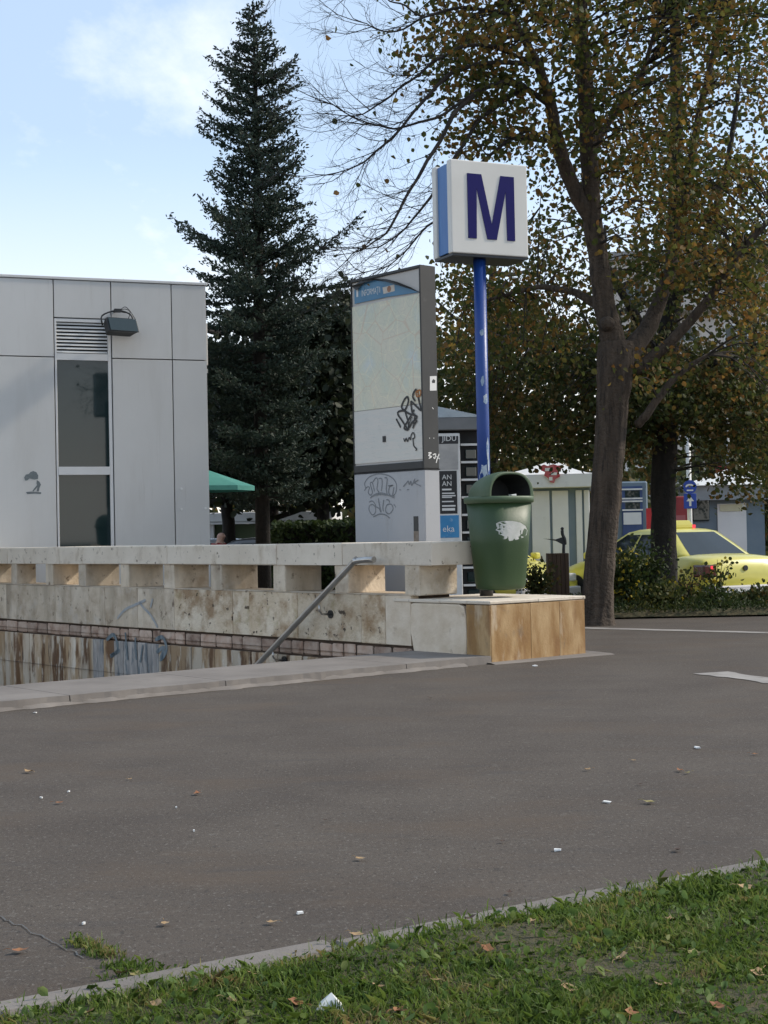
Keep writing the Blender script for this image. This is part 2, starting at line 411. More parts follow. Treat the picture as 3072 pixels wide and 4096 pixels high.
M['tyre'] = mat('tyre_rubber', (0.015, 0.015, 0.015), (0.025, 0.024, 0.023), rough=0.9)
M['rim'] = mat('wheel_rim', (0.45, 0.45, 0.45), (0.35, 0.35, 0.35), rough=0.35, metal=0.7)
M['bumper'] = mat('pale_grey_bumper', (0.50, 0.49, 0.49), (0.42, 0.41, 0.41), scale=3, rough=0.5)
M['redlens'] = mat('red_lamp_lens', (0.06, 0.008, 0.006), (0.09, 0.01, 0.008), rough=0.15, coat=0.5)
M['redlit'] = mat('lit_red_lamp', (0.5, 0.02, 0.03), rough=0.2, emit=((1.0, 0.05, 0.08), 0.6))
M['greenlit'] = mat('lit_green_lamp', (0.02, 0.4, 0.1), rough=0.2, emit=((0.03, 0.8, 0.25), 0.6))
# ================================================================== ground and setting
P0 = ground(1965, 2655)                       # street corner of the stair entrance
VA = math.atan2(0.768, -0.64)                 # balustrade runs away to the left
FB = frame(P0, VA)                            # x along the balustrade, y into the stairwell
HX, HY = 10.4, 5.6                            # stairwell opening

def holed_sheet(ext, z):
    bm = bmesh.new()
    for (x0, x1, y0, y1) in ((-ext, 0, -ext, ext), (HX, ext, -ext, ext), (0, HX, -ext, 0), (0, HX, HY, ext)):
        vs = [bm.verts.new(FB @ Vector((x, y, 0))) for x, y in ((x0, y0), (x1, y0), (x1, y1), (x0, y1))]
        bm.faces.new(vs)
    for v in bm.verts: v.co.z = z
    return bm

def clip(bm, co, no):
    bmesh.ops.bisect_plane(bm, geom=bm.verts[:] + bm.edges[:] + bm.faces[:], plane_co=co, plane_no=no, clear_outer=True)

bm = holed_sheet(900, -0.42)
me = bpy.data.meshes.new('ground'); bm.to_mesh(me); bm.free()
tag(link('ground', me, M['road']), kind='structure')
EDGE_Y = 17.75
me = bpy.data.meshes.new('plaza')
bmj = bmesh.new()
for lim in (((1.5, 0, 0), (1, 0, 0), 27.0, None), ((1.5, 0, 0), (-1, 0, 0), EDGE_Y, None)):
    b2 = holed_sheet(60, 0.0)
    clip(b2, lim[0], lim[1]); clip(b2, (0, lim[2], 0), (0, 1, 0)); clip(b2, (0, -14, 0), (0, -1, 0))
    clip(b2, (-40, 0, 0), (-1, 0, 0)); clip(b2, (30, 0, 0), (1, 0, 0))
    t_ = bpy.data.meshes.new('t'); b2.to_mesh(t_); b2.free(); bmj.from_mesh(t_); bpy.data.meshes.remove(t_)
bmesh.ops.recalc_face_normals(bmj, faces=bmj.faces)
bmj.to_mesh(me); bmj.free()
plaza = tag(link('plaza', me, M['asphalt']), kind='structure')

# crack between two asphalt lays, lower left
pts = [ground(-60 + 400 * i / 28 + random.uniform(-6, 6), 3640 + 195 * i / 28 + random.uniform(-7, 7)) for i in range(29)]
mb = MB()
for a, b_ in zip(pts[:-1], pts[1:]):
    n = Vector((-(b_ - a).y, (b_ - a).x, 0)).normalized() * random.uniform(.0012, .003)
    mb.add([a + n + Vector((0, 0, .003)), a - n + Vector((0, 0, .003)), b_ - n + Vector((0, 0, .003)), b_ + n + Vector((0, 0, .003))], [(0, 1, 2, 3)])
mb.build('asphalt_crack', M['joint'], plaza)

# back kerb of the plaza towards the lower road
mb = MB(); mb.box(-30, 1.5, 27.0, 27.15, -0.42, 0.03); mb.box(1.5, 1.65, EDGE_Y + .2, 27.15, -0.42, 0.03)
tag(mb.build('kerb', M['concrete']), kind='structure')

# flush concrete strips crossing the asphalt on the right
def strip(pa, pb, w, z, name, matl, n=14, rough=0.0):
    mb = MB(); L = []
    d = (pb - pa); t = d.normalized(); nn = Vector((-t.y, t.x, 0))
    for i in range(n + 1):
        p = pa + d * i / n
        L.append((p + nn * (w / 2 + random.uniform(-1, 1) * rough), p - nn * (w / 2 + random.uniform(-1, 1) * rough)))
    vs = []
    for a, b_ in L: vs += [(a.x, a.y, z), (b_.x, b_.y, z)]
    mb.add(vs, [(2 * i, 2 * i + 1, 2 * i + 3, 2 * i + 2) for i in range(n)])
    return mb.build(name, matl, plaza)
strip(ground(2310, 2512), ground(3300, 2538), 0.20, 0.004, 'edging_strip', M['concrete'], rough=0.015)
strip(ground(2840, 2692), ground(3300, 2752), 0.26, 0.004, 'edging_strip', M['concrete'], rough=0.03)

# planting bed behind the plaza edge
mb = MB()
bw = [(1.5, EDGE_Y, 0.0), (14, EDGE_Y, 0.0)]
rows = [(EDGE_Y, 0.02), (EDGE_Y + .15, 0.09), (EDGE_Y + 1.2, 0.12), (20.6, 0.05), (22.0, -0.2), (23.0, -0.43)]
nx = 30
vs = []
for (y, z) in rows:
    for i in range(nx + 1):
        x = 1.66 + (16 - 1.66) * i / nx
        vs.append((x, y + (random.uniform(-.04, .04) if y > EDGE_Y + .3 else 0), z + (random.uniform(-.03, .03) if y > EDGE_Y + .3 and z > 0 else 0)))
mb.add(vs, [(r * (nx + 1) + i, r * (nx + 1) + i + 1, (r + 1) * (nx + 1) + i + 1, (r + 1) * (nx + 1) + i) for r in range(len(rows) - 1) for i in range(nx)])
bed = tag(mb.build('planting_bed', M['soil'], smooth=True), kind='structure')

# lawn with a concrete edging in the foreground
KA, KB = ground(0, 4052), ground(3072, 3452)
kd = (KB - KA).normalized(); kn = Vector((kd.y, -kd.x, 0))       # kn points to the camera side
LA, LB = KA - kd * 6, KB + kd * 9
mb = MB()
nu, nv = 120, 24
vs = []
for j in range(nv + 1):
    for i in range(nu + 1):
        p = LA + (LB - LA) * i / nu + kn * (0.095 + 5.0 * (j / nv) ** 2)
        vs.append((p.x, p.y, 0.012 + 0.018 * mnoise.noise(p * 3.0) + 0.02 * min(1, j / 4)))
mb.add(vs, [(j * (nu + 1) + i, j * (nu + 1) + i + 1, (j + 1) * (nu + 1) + i + 1, (j + 1) * (nu + 1) + i) for j in range(nv) for i in range(nu)])
tag(mb.build('lawn', M['soil'], smooth=True), kind='structure')
kerb = empty('lawn_edging', LA, kind='structure')
x = 0.0; Lk = (LB - LA).length
Tk = Matrix.Rotation(math.atan2(kd.y, kd.x), 4, 'Z')
while x < Lk:
    w = 0.98
    MB().box(x, x + w - .012, -0.10, 0.0, -0.05, 0.024 + random.uniform(-.004, .004), T=Tk).build('edging_stone', M['sill'], kerb, bevel=.012, jit=.005)
    x += w

# ------------------------------------------------------------------ stairs down to the station
thr = empty('stair_threshold', FB, kind='structure')
ys = [0.0, 0.9, 2.55, 3.75, HY]
for a, b_ in zip(ys[:-1], ys[1:]):
    mb = MB(); n = max(3, int((b_ - a) / .05))
    top, bot = [], []
    for i in range(n + 1):
        y = a + .004 + (b_ - a - .008) * i / n
        e_ = mnoise.noise(Vector((y * 6.0, 8.1, 0))); e2 = mnoise.noise(Vector((y * 21, 3.3, 0)))
        top.append((.010 * e_ + .006 * e2, y, 0.062 + .002 * e2)); bot.append((-.012 + .014 * e_ + .004 * e2, y, -0.02))
    back = [(0.95, t_[1], 0.062) for t_ in top]; bb = [(0.95, t_[1], -0.3) for t_ in top]
    vs = bot + top + back + bb; k = n + 1
    fs = []
    for i in range(n):
        for r in range(3):
            fs.append((r * k + i, r * k + i + 1, (r + 1) * k + i + 1, (r + 1) * k + i))
    fs += [(0, k, 2 * k, 3 * k), (k - 1, 4 * k - 1, 3 * k - 1, 2 * k - 1)]
    mb.add(vs, fs); mb.build('threshold_slab', M['sill'], thr)
# crumbled render along the foot of the threshold
mb = MB(); vs = []; k = 0; y = 0.3
while y < HY:
    q_ = Vector((y * 5, 2.2, 0)); d = max(.012, .026 + .05 * mnoise.noise(q_) + .03 * mnoise.noise(q_ * 3.7)); hz_ = .014 + .010 * mnoise.noise(q_ * 2.3)
    vs += [(-d - .004, y, .0015), (-d * .75, y, max(.004, hz_)), (-.004, y, max(.006, hz_ + .012)), (.03, y, .02)]; k += 1
    y += .045
mb.add(vs, [(4 * i + r, 4 * i + r + 1, 4 * i + r + 5, 4 * i + r + 4) for i in range(k - 1) for r in range(3)])
mb.build('crumbled_render', M['sill'], thr, smooth=True)
mb = MB()
nst = 16
for i in range(nst):
    x0 = 0.95 + .3 * i
    mb.box(x0, x0 + .305, 0.0, HY, -2.9, 0.0 - .16 * (i + 1) + .1)
mb.box(0.95 + .3 * nst, HX, 0, HY, -2.95, -2.6)
st = tag(mb.build('staircase', M['concrete']), kind='structure'); st.matrix_world = FB
wl = empty('stairwell_wall', FB, kind='structure')
mb = MB(); mb.box(0.98, HX + .3, -0.40, -0.035, -2.95, 0.10); mb.box(HX, HX + .3, -.035, HY, -2.95, -0.01); mb.box(-.0, HX + .3, HY, HY + .3, -2.95, -0.01)
mb.build('wall_backing', M['mortar'], wl)
def blue_zone(x):                             # sprayed grey-blue patch on the wall
    return 4.75 < x < 6.35
x = 1.0
while x < HX - .1:
    w = random.uniform(.16, .34)
    w = min(w, HX - x)
    MB().box(x, x + w - .018, -.04, -.014 + random.uniform(-.008, .004), -.045, .074 + random.uniform(-.006, .004)).build('wall_tile', M['pink'], wl, bevel=.014, jit=.004)
    x += w
x = 1.0
while x < HX - .1:
    w = min(random.choice((.2, .24, .3, .34)), HX - x)
    for z0, z1 in ((-.95, -.06), (-1.85, -.96), (-2.75, -1.86)):
        MB().box(x, x + w - .010, -.04, -.010 + random.uniform(-.006, .004), z0 + .006, z1 - .006).build('wall_slab', M['streak_blue'] if blue_zone(x) and random.random() < .8 else M['streak'], wl, bevel=.006, jit=.003)
    x += w

# ------------------------------------------------------------------ balustrade
ZS, ZC, ZT = 0.535, 0.785, 0.985              # sill, underside and top of the cap
TB = 0.455
bal = empty('stone_balustrade', FB, 'pale weathered stone balustrade with square openings along the far side of the station stairs', 'balustrade')
sx = lambda px, py=2300: hit(px, py, FB).x
caps = [sx(1727, 2200), sx(1370, 2200), sx(1107, 2200), sx(670, 2200), sx(330, 2200), sx(190, 2200), sx(30, 2200), 10.3]
for i, (a, b_) in enumerate(zip(caps[:-1], caps[1:])):
    MB().box(a + .002, b_ - .003, -TB - .02, 0.006 + random.uniform(-.003, .003), ZC, ZT + random.uniform(-.003, .003)).build('cap_slab', M['trav_cap'], bal, bevel=.010, seg=2, jit=.0025)
bls = [(.863, 1.053), (1.84, 2.03), (2.80, 2.99), (3.87, 4.07), (4.77, 4.97), (5.70, 5.88), (6.67, 6.84), (7.47, 7.65), (8.42, 8.57), (9.40, 9.6)]
for i, (a, b_) in enumerate(bls):
    dd = 0.27 if i == 8 else TB - .01
    MB().box(a, b_, -dd, -0.004, ZS - .005, ZC + .002).build('baluster', M['trav'], bal, bevel=.008, jit=.003)
pj = [1641, 1540, 1444, 1190, 996, 930, 697, 550, 420, 355, 222, 25]
xs = [0.98] + [sx(p, 2480) for p in pj[1:]] + [10.3]
for i, (a, b_) in enumerate(zip(xs[:-1], xs[1:])):
    mm = {0: 'trav_white', 1: 'trav_pitted', 2: 'trav_pitted', 3: 'trav_pitted', 4: 'trav_pitted', 5: 'trav_pitted'}.get(i, 'trav')
    MB().box(a + .003, b_ - .003, -.10, 0.0 + random.uniform(-.004, .003), 0.098, ZS - .008).build('facing_panel', M[mm], bal, bevel=.005, jit=.002)
MB().box(0.985, 10.3, -TB, -.095, 0.102, ZS - .012).build('core', M['mortar'], bal)
MB().box(0.95, 10.3, -TB - .005, 0.0, ZS - .006, ZS).build('sill_course', M['trav'], bal, jit=.001)
# faded blue spray marks on the facing panels
mb = MB()
for st_ in ([(612, 2395), (608, 2412), (603, 2430)], [(560, 2410), (575, 2430), (600, 2455), (622, 2490), (632, 2510)], [(470, 2475), (500, 2440), (540, 2420), (585, 2400)]):
    pp = smooth_pts([Vector((hit(a, b_, FB).x, hit(a, b_, FB).z)) for a, b_ in st_], 4)
    ribbon(mb, pp, .030, y=.0055)
mb.build('faded_graffiti', mat('faded_blue_spray', (0.30, 0.33, 0.35), (0.42, 0.41, 0.39), scale=12, rough=0.9), bal)
mb = MB()
for st_ in ([(425, 2560), (455, 2540), (470, 2600), (440, 2625), (480, 2600)], [(620, 2560), (650, 2550), (665, 2600), (640, 2640), (655, 2590), (625, 2610)], [(540, 2550), (545, 2640)], [(570, 2580), (560, 2650)], [(500, 2530), (510, 2640)]):
    pp = smooth_pts([Vector((hit(a, b_, FB).x, hit(a, b_, FB).z)) for a, b_ in st_], 4)
    ribbon(mb, pp, .045, y=-.002)
mb.build('spray_paint', mat('grey_blue_spray', (0.08, 0.115, 0.135), (0.22, 0.25, 0.26), scale=9, stretch=(2, 2, .5), rough=0.9), wl)

# ------------------------------------------------------------------ plinth at the corner
pl = empty('stone_plinth', FB, 'low brown veined marble plinth block at the head of the stairs', 'plinth')
ZP = 0.50
MB().box(0.03, 1.20, -1.10, -.03, -.02, ZP - .03).build('core', M['mortar'], pl)
for a, b_ in ((0.0, 0.60), (.603, 1.2)):
    for c, d in ((-1.12, -.55), (-.547, .012)):
        MB().box(a - (.005 if a == 0 else 0), b_, c, min(d, .006), ZP - .028, ZP).build('top_slab', M['trav_cap'], pl, bevel=.006, jit=.0015)
for a, b_ in ((-.46, -.006), (-.80, -.46), (-1.11, -.80)):
    MB().box(0.0, 0.035, a, b_ - .0012, 0.0, ZP - .033).build('marble_slab', M['marble'], pl, bevel=.002, jit=.001)
MB().box(0.003, .28, -.035, 0.003, 0.0, ZP - .033).build('marble_slab', M['marble'], pl, bevel=.002, jit=.001)
# pale end block with knocked-off edges
mb = MB(); rings = []
oc = [(.29, .02), (.33, .0), (.62, .0), (.90, .0), (.935, .03), (.955, .12), (.975, .22), (.975, .36), (.965, .455), (.94, .466), (.6, .467), (.36, .466), (.31, .45), (.288, .38), (.285, .2)]
for yy, sc_ in ((-.05, 1.0), (.002, 1.0), (.010, .972)):
    rings.append([((.63 + (x_ - .63) * sc_), yy, .235 + (z_ - .235) * sc_) for x_, z_ in oc])
mb.loft(rings); mb.build('end_block', M['trav_white'], pl, jit=.0015)
MB().box(1.10, 1.20, -1.1, -TB - .03, 0, ZP - .033).build('back_slab', M['trav'], pl)
mb = MB(); pad = [(-.06, .06), (-.10, -.4), (-.12, -.8), (-.16, -1.25), (.3, -1.35), (1.2, -1.3), (1.2, .0), (.4, .02)]
mb.add([(a, b_, .012) for a, b_ in pad] + [(a - .03, b_ - .02, .0) for a, b_ in pad], [tuple(range(8))] + [(i, (i + 1) % 8, 8 + (i + 1) % 8, 8 + i) for i in range(8)])
mb.build('footing', M['sill'], pl)

# ------------------------------------------------------------------ handrail on the stair wall
hr = empty('handrail', FB, 'brushed steel tube handrail slanting down the stair wall', 'handrail')
YR = 0.13
def hp(px, py):
    h = hit(px, py, FB, YR); return Vector((h.x, h.y, h.z))
a0, a1, a2 = hp(1493, 2238), hp(1422, 2243), hp(1040, 2648)
dirn = (a2 - a1).normalized()
pts = smooth_pts([a0, a1 + (a0 - a1) * .25, a1 + dirn * .03, a1 + dirn * .12, a2, a2 + dirn * 2.6], 5)
MB().tube(pts, .028, 12).build('rail', M['steel'], hr, smooth=True)
MB().tube([a0 + (a0 - a1).normalized() * .004, a0 + (a0 - a1).normalized() * .01], .0285, 12).build('end_cap', M['steel'], hr)
for k, (px, py) in enumerate(((1277, 2420), (1092, 2606))):
    q = hp(px, py)
    mb = MB(); mb.tube([q, q + Vector((0, 0, -.05)), q + Vector((0, -.03, -.085)), q + Vector((0, -YR + .002, -.09))], .010, 8)
    br = mb.build('bracket', M['steel'], hr, smooth=True)
    MB().tube([(q.x, -.004, q.z - .09), (q.x, .010, q.z - .09)], .038, 12).build('wall_rose', M['black'], br)
q = a2 + dirn * 1.4
mb = MB(); mb.tube([q, q + Vector((0, 0, -.05)), q + Vector((0, -YR, -.09))], .010, 8); mb.build('bracket', M['steel'], hr, smooth=True)
# ================================================================== metal-clad building on the left
BC = P(842, 2154, 21.0); BC.z = 0
FBL = frame(BC, math.radians(21))             # x to the right along the facade, y into the building
bl = empty('pavilion_building', FBL, 'flat-roofed grey metal-clad building with a tall narrow window behind the balustrade', 'building')
def bxz(px, py, F=None, y0=0.0):
    h = hit(px, py, FBL if F is None else F, y0); return h.x, h.z
HB = 4.60
zj = 3.545
jx = [-8.5, bxz(-380, 1700)[0], bxz(222, 1700)[0], bxz(452, 1700)[0], bxz(694, 1700)[0], 0.0]
x_l, x_w0, x_w1, x_r = jx[2], bxz(232, 1700)[0], bxz(437, 1700)[0], jx[3]
MB().box(-8.5, -.03, .05, 7.0, 0, HB - .05).build('wall_core', M['joint'], bl)
g = .007
ztl, zlv0, zlv1, zw1, zm1, zm0 = 4.08, 3.60, 4.03, 3.51, 2.06, 1.95
def panel(a, b_, z0, z1, m='panel'):
    MB().box(a + g, b_ - g, 0.0, .049, z0 + g, z1 - g).build('cladding_panel', M[m], bl, bevel=.004, seg=2)
for i in (0, 1, 3, 4):
    panel(jx[i], jx[i + 1], 0.0, zj); panel(jx[i], jx[i + 1], zj, HB)
panel(jx[2], jx[3], ztl, HB)
# right return wall
for a, b_ in ((.02, 2.3), (2.3, 4.6), (4.6, 7.0)):
    for z0, z1 in ((0, zj), (zj, HB)):
        MB().box(-.029, 0.0, a + g, b_ - g, z0 + g, z1 - g).build('cladding_panel', M['panel'], bl, bevel=.004)
MB().box(-8.5, .02, -.015, 7.0, HB, HB + .04).build('roof_edge', M['panel_frame'], bl, bevel=.006)
# window column
fr = M['panel_frame']
MB().box(x_l + g, x_w0, .004, .06, 0.1, ztl - g).build('window_jamb', fr, bl, bevel=.004)
MB().box(x_w1, x_r - g, .004, .06, 0.1, ztl - g).build('window_jamb', fr, bl, bevel=.004)
MB().box(x_w0, x_w1, .006, .06, zw1, zlv0).build('transom', fr, bl)
MB().box(x_w0, x_w1, .006, .06, zlv1, ztl - g).build('head', fr, bl)
MB().box(x_w0, x_w1, .002, .06, zm0, zm1).build('transom', fr, bl)
up = MB().box(x_w0 + .002, x_w1 - .002, .030, .034, zm1, zw1).build('window_pane', M['glass'], bl)
MB().box(x_w0 + .002, x_w1 - .002, .030, .034, .12, zm0).build('window_pane', M['glass'], bl)
lv = MB().box(x_w0, x_w1, .046, .0495, zlv0, zlv1).build('louvre_back', M['blackmatt'], bl)
nl = 9
for i in range(nl):
    z = zlv0 + (zlv1 - zlv0) * (i + .5) / nl
    T = Matrix.Translation((0, .03, z)) @ Matrix.Rotation(math.radians(-22), 4, 'X')
    MB().box(x_w0 + .004, x_w1 - .004, -.003, .003, -.0135, .0135, T=T).build('louvre_slat', M['louver'], bl)
# shutter box on the return wall
xx = MB().box(.03, .10, .35, 1.9, 3.52, 4.12).build('shutter_box', M['panel'], bl, bevel=.006)
MB().box(.0, .032, .37, 1.88, 3.54, 4.10).build('shutter_gap', M['blackmatt'], bl)
MB().box(.0, .16, .6, .9, 3.44, 3.50).build('bracket', M['steel'], bl)
for i in range(3):
    MB().tube([(0, .5, 3.34 - .07 * i), (.06, .5, 3.34 - .07 * i)], .03, 10).build('insulator', M['white'], bl)
# stencil of a bending figure and sprayed dots low on the facade
mb = MB()
def poly_on(mb, pts, F, y):
    vs = []
    for a, b_ in pts:
        h = hit(a, b_, F, y); vs.append((h.x, y, h.z))
    mb.add(vs, [tuple(range(len(vs)))])
poly_on(mb, [(97, 1910), (103, 1898), (115, 1896), (122, 1888), (133, 1884), (146, 1889), (153, 1902), (152, 1916), (138, 1918), (118, 1914), (108, 1922), (100, 1922)], FBL, -.003)
poly_on(mb, [(147, 1920), (157, 1926), (164, 1938), (158, 1952), (155, 1966), (146, 1966), (150, 1948), (146, 1934)], FBL, -.003)
poly_on(mb, [(148, 1940), (152, 1946), (134, 1966), (129, 1964)], FBL, -.003)
poly_on(mb, [(104, 1968), (125, 1966), (150, 1968), (165, 1969), (164, 1976), (140, 1974), (108, 1976)], FBL, -.003)
mb.build('stencil_graffiti', mat('stencil_grey', (0.13, 0.15, 0.155), (0.18, 0.2, 0.2), scale=30, rough=.8), bl)
for (px, py) in ((726, 1955), (726, 2037), (822, 2033)):
    h = hit(px, py, FBL, -.002)
    MB().tube([(h.x, .002, h.z), (h.x, -.008, h.z)], .018, 10).build('fixing_cap', M['whitepaint'], bl)

# floodlight on a bracket
h0, h1 = hit(415, 1262, FBL, -.20), hit(536, 1345, FBL, -.30)
fl = empty('floodlight', FBL, 'black floodlight with looped cables fixed beside the louvre of the grey building', 'floodlight')
cx = (hit(475, 1300, FBL, -.25).x); cz = hit(475, 1312, FBL, -.25).z
wv = .42
T = Matrix.Translation((cx, -.22, cz)) @ Matrix.Rotation(math.radians(16), 4, 'Z') @ Matrix.Rotation(math.radians(-24), 4, 'X')
mb = MB(); rings = []
for (yy, sx_, z0, z1) in ((.10, .66, -.06, .08), (.05, .86, -.09, .115), (-.05, .98, -.10, .13), (-.11, 1.04, -.115, .10), (-.135, 1.08, -.13, .07)):
    w = wv / 2 * sx_
    rings.append([T @ Vector(p) for p in ((-w, yy, z0), (w, yy, z0), (w, yy, z1 * .75), (w * .86, yy, z1), (-w * .86, yy, z1), (-w, yy, z1 * .75))])
mb.loft(rings); mb.build('housing', M['black'], fl, bevel=.006, seg=2, smooth=False)
mb = MB(); mb.box(-wv * .49, wv * .49, -.150, -.136, -.125, .066, T=T); mb.build('lamp_glass', M['glass'], fl)
zt = cz + .24
yk = smooth_pts([(cx - wv * .52, -.24, cz + .03), (cx - wv * .53, -.24, cz + .16), (cx - .04, -.21, zt), (cx + .10, -.2, zt - .01), (cx + wv * .46, -.2, cz + .17), (cx + wv * .47, -.2, cz + .05)], 4)
MB().tube(yk, .011, 8).build('yoke', M['black'], fl, smooth=True)
mb = MB(); mb.tube([(cx - .01, -.21, zt), (cx - .01, .0, zt + .02)], .018, 8); mb.box(cx - .05, cx + .04, -.24, -.17, zt - .02, zt + .025); mb.build('wall_arm', M['black'], fl)
for (a, b_, c) in ((.02, .06, .24), (-.05, -.02, .20), (.0, .03, .14)):
    MB().tube(smooth_pts([(cx + a, -.2, zt), (cx + .10, -.19, zt + b_), (cx + .17, -.19, zt + b_ * .4 - .02), (cx + c, -.2, cz + .13)], 4), .005, 6).build('cable', M['black'], fl, smooth=True)

# ================================================================== city-map totem
TS, TD = 1.785, 0.90
FT = FB @ Matrix.Translation((TS, -TD, 0))
TW, TH, TJ, TT = 1.05, 3.575, 1.665, 0.19
to = empty('map_totem', FT, 'tall grey city map totem with scrawled graffiti and a torn blue header', 'totem')
cab = MB().box(0, TW, -TT, 0, 0, TJ - .012).build('base_cabinet', M['greymetal'], to, bevel=.006)
MB().box(.10, .165, -.02, .004, 1.08, 1.22).build('lock_slot', M['char'], cab)
MB().box(.098, .167, .001, .003, .87, 1.08).build('rust_streak', mat('rust_stain', (.17, .135, .10), (.28, .25, .22), scale=9, rough=.9), cab)
fx = .02
mb = MB(); mb.box(0, fx, -TT, .006, TJ, TH); mb.box(TW - .012, TW, -TT, .006, TJ, TH); mb.box(fx, TW - .012, -TT, .006, TJ, TJ + .07); mb.box(fx, TW - .012, -TT, .006, TH - .03, TH)
MB().box(-.004, TW + .004, -TT - .004, .004, TJ - .012, TJ).build('shadow_joint', M['blackmatt'], to)
mb.build('display_frame', M['char'], to, bevel=.005)
MB().box(fx, TW - .012, -TT + .01, -.012, TJ + .07, TH - .03).build('back_board', mat('pale_backing', (.50, .47, .43), (.57, .54, .50), scale=3, rough=.7), to)
# printed map sheet
mm = bpy.data.materials.new('printed_map'); mm.use_nodes = True
t = mm.node_tree; b_ = t.nodes['Principled BSDF']; NN = t.nodes.new; LK = t.links.new
tcn = NN('ShaderNodeTexCoord'); mpn = NN('ShaderNodeMapping'); mpn.inputs['Scale'].default_value = (1, 0.02, 1); LK(tcn.outputs['Object'], mpn.inputs[0])
def vor(sc, feat='DISTANCE_TO_EDGE'):
    v = NN('ShaderNodeTexVoronoi'); v.feature = feat; v.inputs['Scale'].default_value = sc; LK(mpn.outputs[0], v.inputs['Vector']); return v
def rngn(src, a, b2, c, d):
    r = NN('ShaderNodeMapRange'); r.inputs['From Min'].default_value = a; r.inputs['From Max'].default_value = b2; r.inputs['To Min'].default_value = c; r.inputs['To Max'].default_value = d
    LK(src, r.inputs[0]); return r.outputs[0]
def mixn(f, a, c):
    x_ = NN('ShaderNodeMixRGB'); LK(f, x_.inputs[0])
    for i, k in ((1, a), (2, c)):
        if isinstance(k, tuple): x_.inputs[i].default_value = (*k, 1)
        else: LK(k, x_.inputs[i])
    return x_.outputs[0]
n1 = NN('ShaderNodeTexNoise'); n1.inputs['Scale'].default_value = 3.2; n1.inputs['Detail'].default_value = 6; LK(mpn.outputs[0], n1.inputs['Vector'])
cur = mixn(rngn(n1.outputs['Fac'], .42, .6, 0, 1), (.62, .58, .45), (.56, .57, .44))
cur = mixn(rngn(n1.outputs['Fac'], .55, .72, 0, .8), cur, (.54, .58, .56))
cur = mixn(rngn(vor(5.0).outputs['Distance'], 0, .035, .55, 0), cur, (.74, .68, .48))
cur = mixn(rngn(vor(16.0).outputs['Distance'], 0, .05, .35, 0), cur, (.42, .40, .33))
cur = mixn(rngn(vor(3.1).outputs['Distance'], 0, .018, .5, 0), cur, (.55, .36, .24))
LK(cur, b_.inputs['Base Color']); b_.inputs['Roughness'].default_value = .25
zmap0, zmap1 = TJ + .09, TH - .27
zi = zmap0 + .52
MB().box(fx + .004, TW - .014, -.010, -.004, zi, zmap1).build('map_sheet', mm, to)
MB().box(fx + .004, TW - .014, -.010, -.0035, zmap0, zi - .006).build('index_sheet', mat('printed_index', (.60, .565, .51), (.55, .545, .50), scale=5, rough=.3, stretch=(1, .05, 6), layers=[((.36, .36, .33), 40, (.25, .05, 2.2), .56, .66, .4)]), to)
# torn blue header: ragged top edge
yh = -.0025
def lx(px, py, y=yh):
    h = hit(px, py, FT, y); return (h.x, y, h.z)
hdr = [lx(1418, 1216), lx(1548, 1188), lx(1683, 1168), lx(1690, 1170), lx(1672, 1165), lx(1640, 1152), lx(1605, 1140), lx(1575, 1127), lx(1530, 1117), lx(1490, 1116), lx(1455, 1122), lx(1436, 1145), lx(1417, 1160)]
hb = mat('header_blue', (.055, .18, .30), (.075, .22, .35), scale=4, rough=.4)
hd = MB().add(hdr, [tuple(range(len(hdr)))]).build('blue_header', hb, to)
curl = [(1412, 1150), (1395, 1142), (1420, 1140), (1440, 1125), (1460, 1117), (1500, 1113), (1545, 1116), (1590, 1128), (1640, 1148), (1690, 1175), (1640, 1156), (1590, 1140), (1545, 1126), (1500, 1121), (1462, 1128), (1445, 1142), (1425, 1162)]
vs = [Vector(lx(a, c, .010 + .012 * (i % 3))) for i, (a, c) in enumerate(curl)]
mb = MB()
for i in range(8):
    a, b2, c, d = vs[i], vs[i + 1], vs[16 - i - 1], vs[16 - i]
    mb.add([a, b2, c, d], [(0, 1, 2, 3)])
mb.build('torn_edge', M['char'], hd)
wq = [lx(1530, 1150, -.0015), lx(1577, 1138, -.0015), lx(1579, 1164, -.0015), lx(1534, 1176, -.0015)]
MB().add(wq, [(0, 1, 2, 3)]).build('crest_card', mat('card_cream', (.60, .54, .46), (.52, .45, .38), scale=20, rough=.5), hd)
hc = lx(1556, 1156, -.0008)
mb = MB(); mb.tube([(hc[0], -.0012, hc[2]), (hc[0], -.0004, hc[2])], .030, 12); mb.build('crest', mat('crest_brown', (.30, .12, .06), (.35, .2, .12), scale=40, rough=.6), hd)
pt0 = Vector(lx(1446, 1186, -.001)); pt1 = Vector(lx(1527, 1166, -.001))
T = Matrix.Translation(pt0 + Vector((0, 0, .0))) @ Matrix.Rotation(math.pi, 4, 'Z') @ Matrix.Rotation(math.pi / 2, 4, 'X')
text_obj('header_lettering', 'INFORMAŢII', .085, M['whitepaint'], hd, T, sx=.62)
mb = MB(); q0 = lx(1428, 1188, -.001); mb.box(q0[0] - .02, q0[0] + .008, -.0015, -.0008, q0[2], q0[2] + .10); mb.build('info_mark', M['whitepaint'], hd)
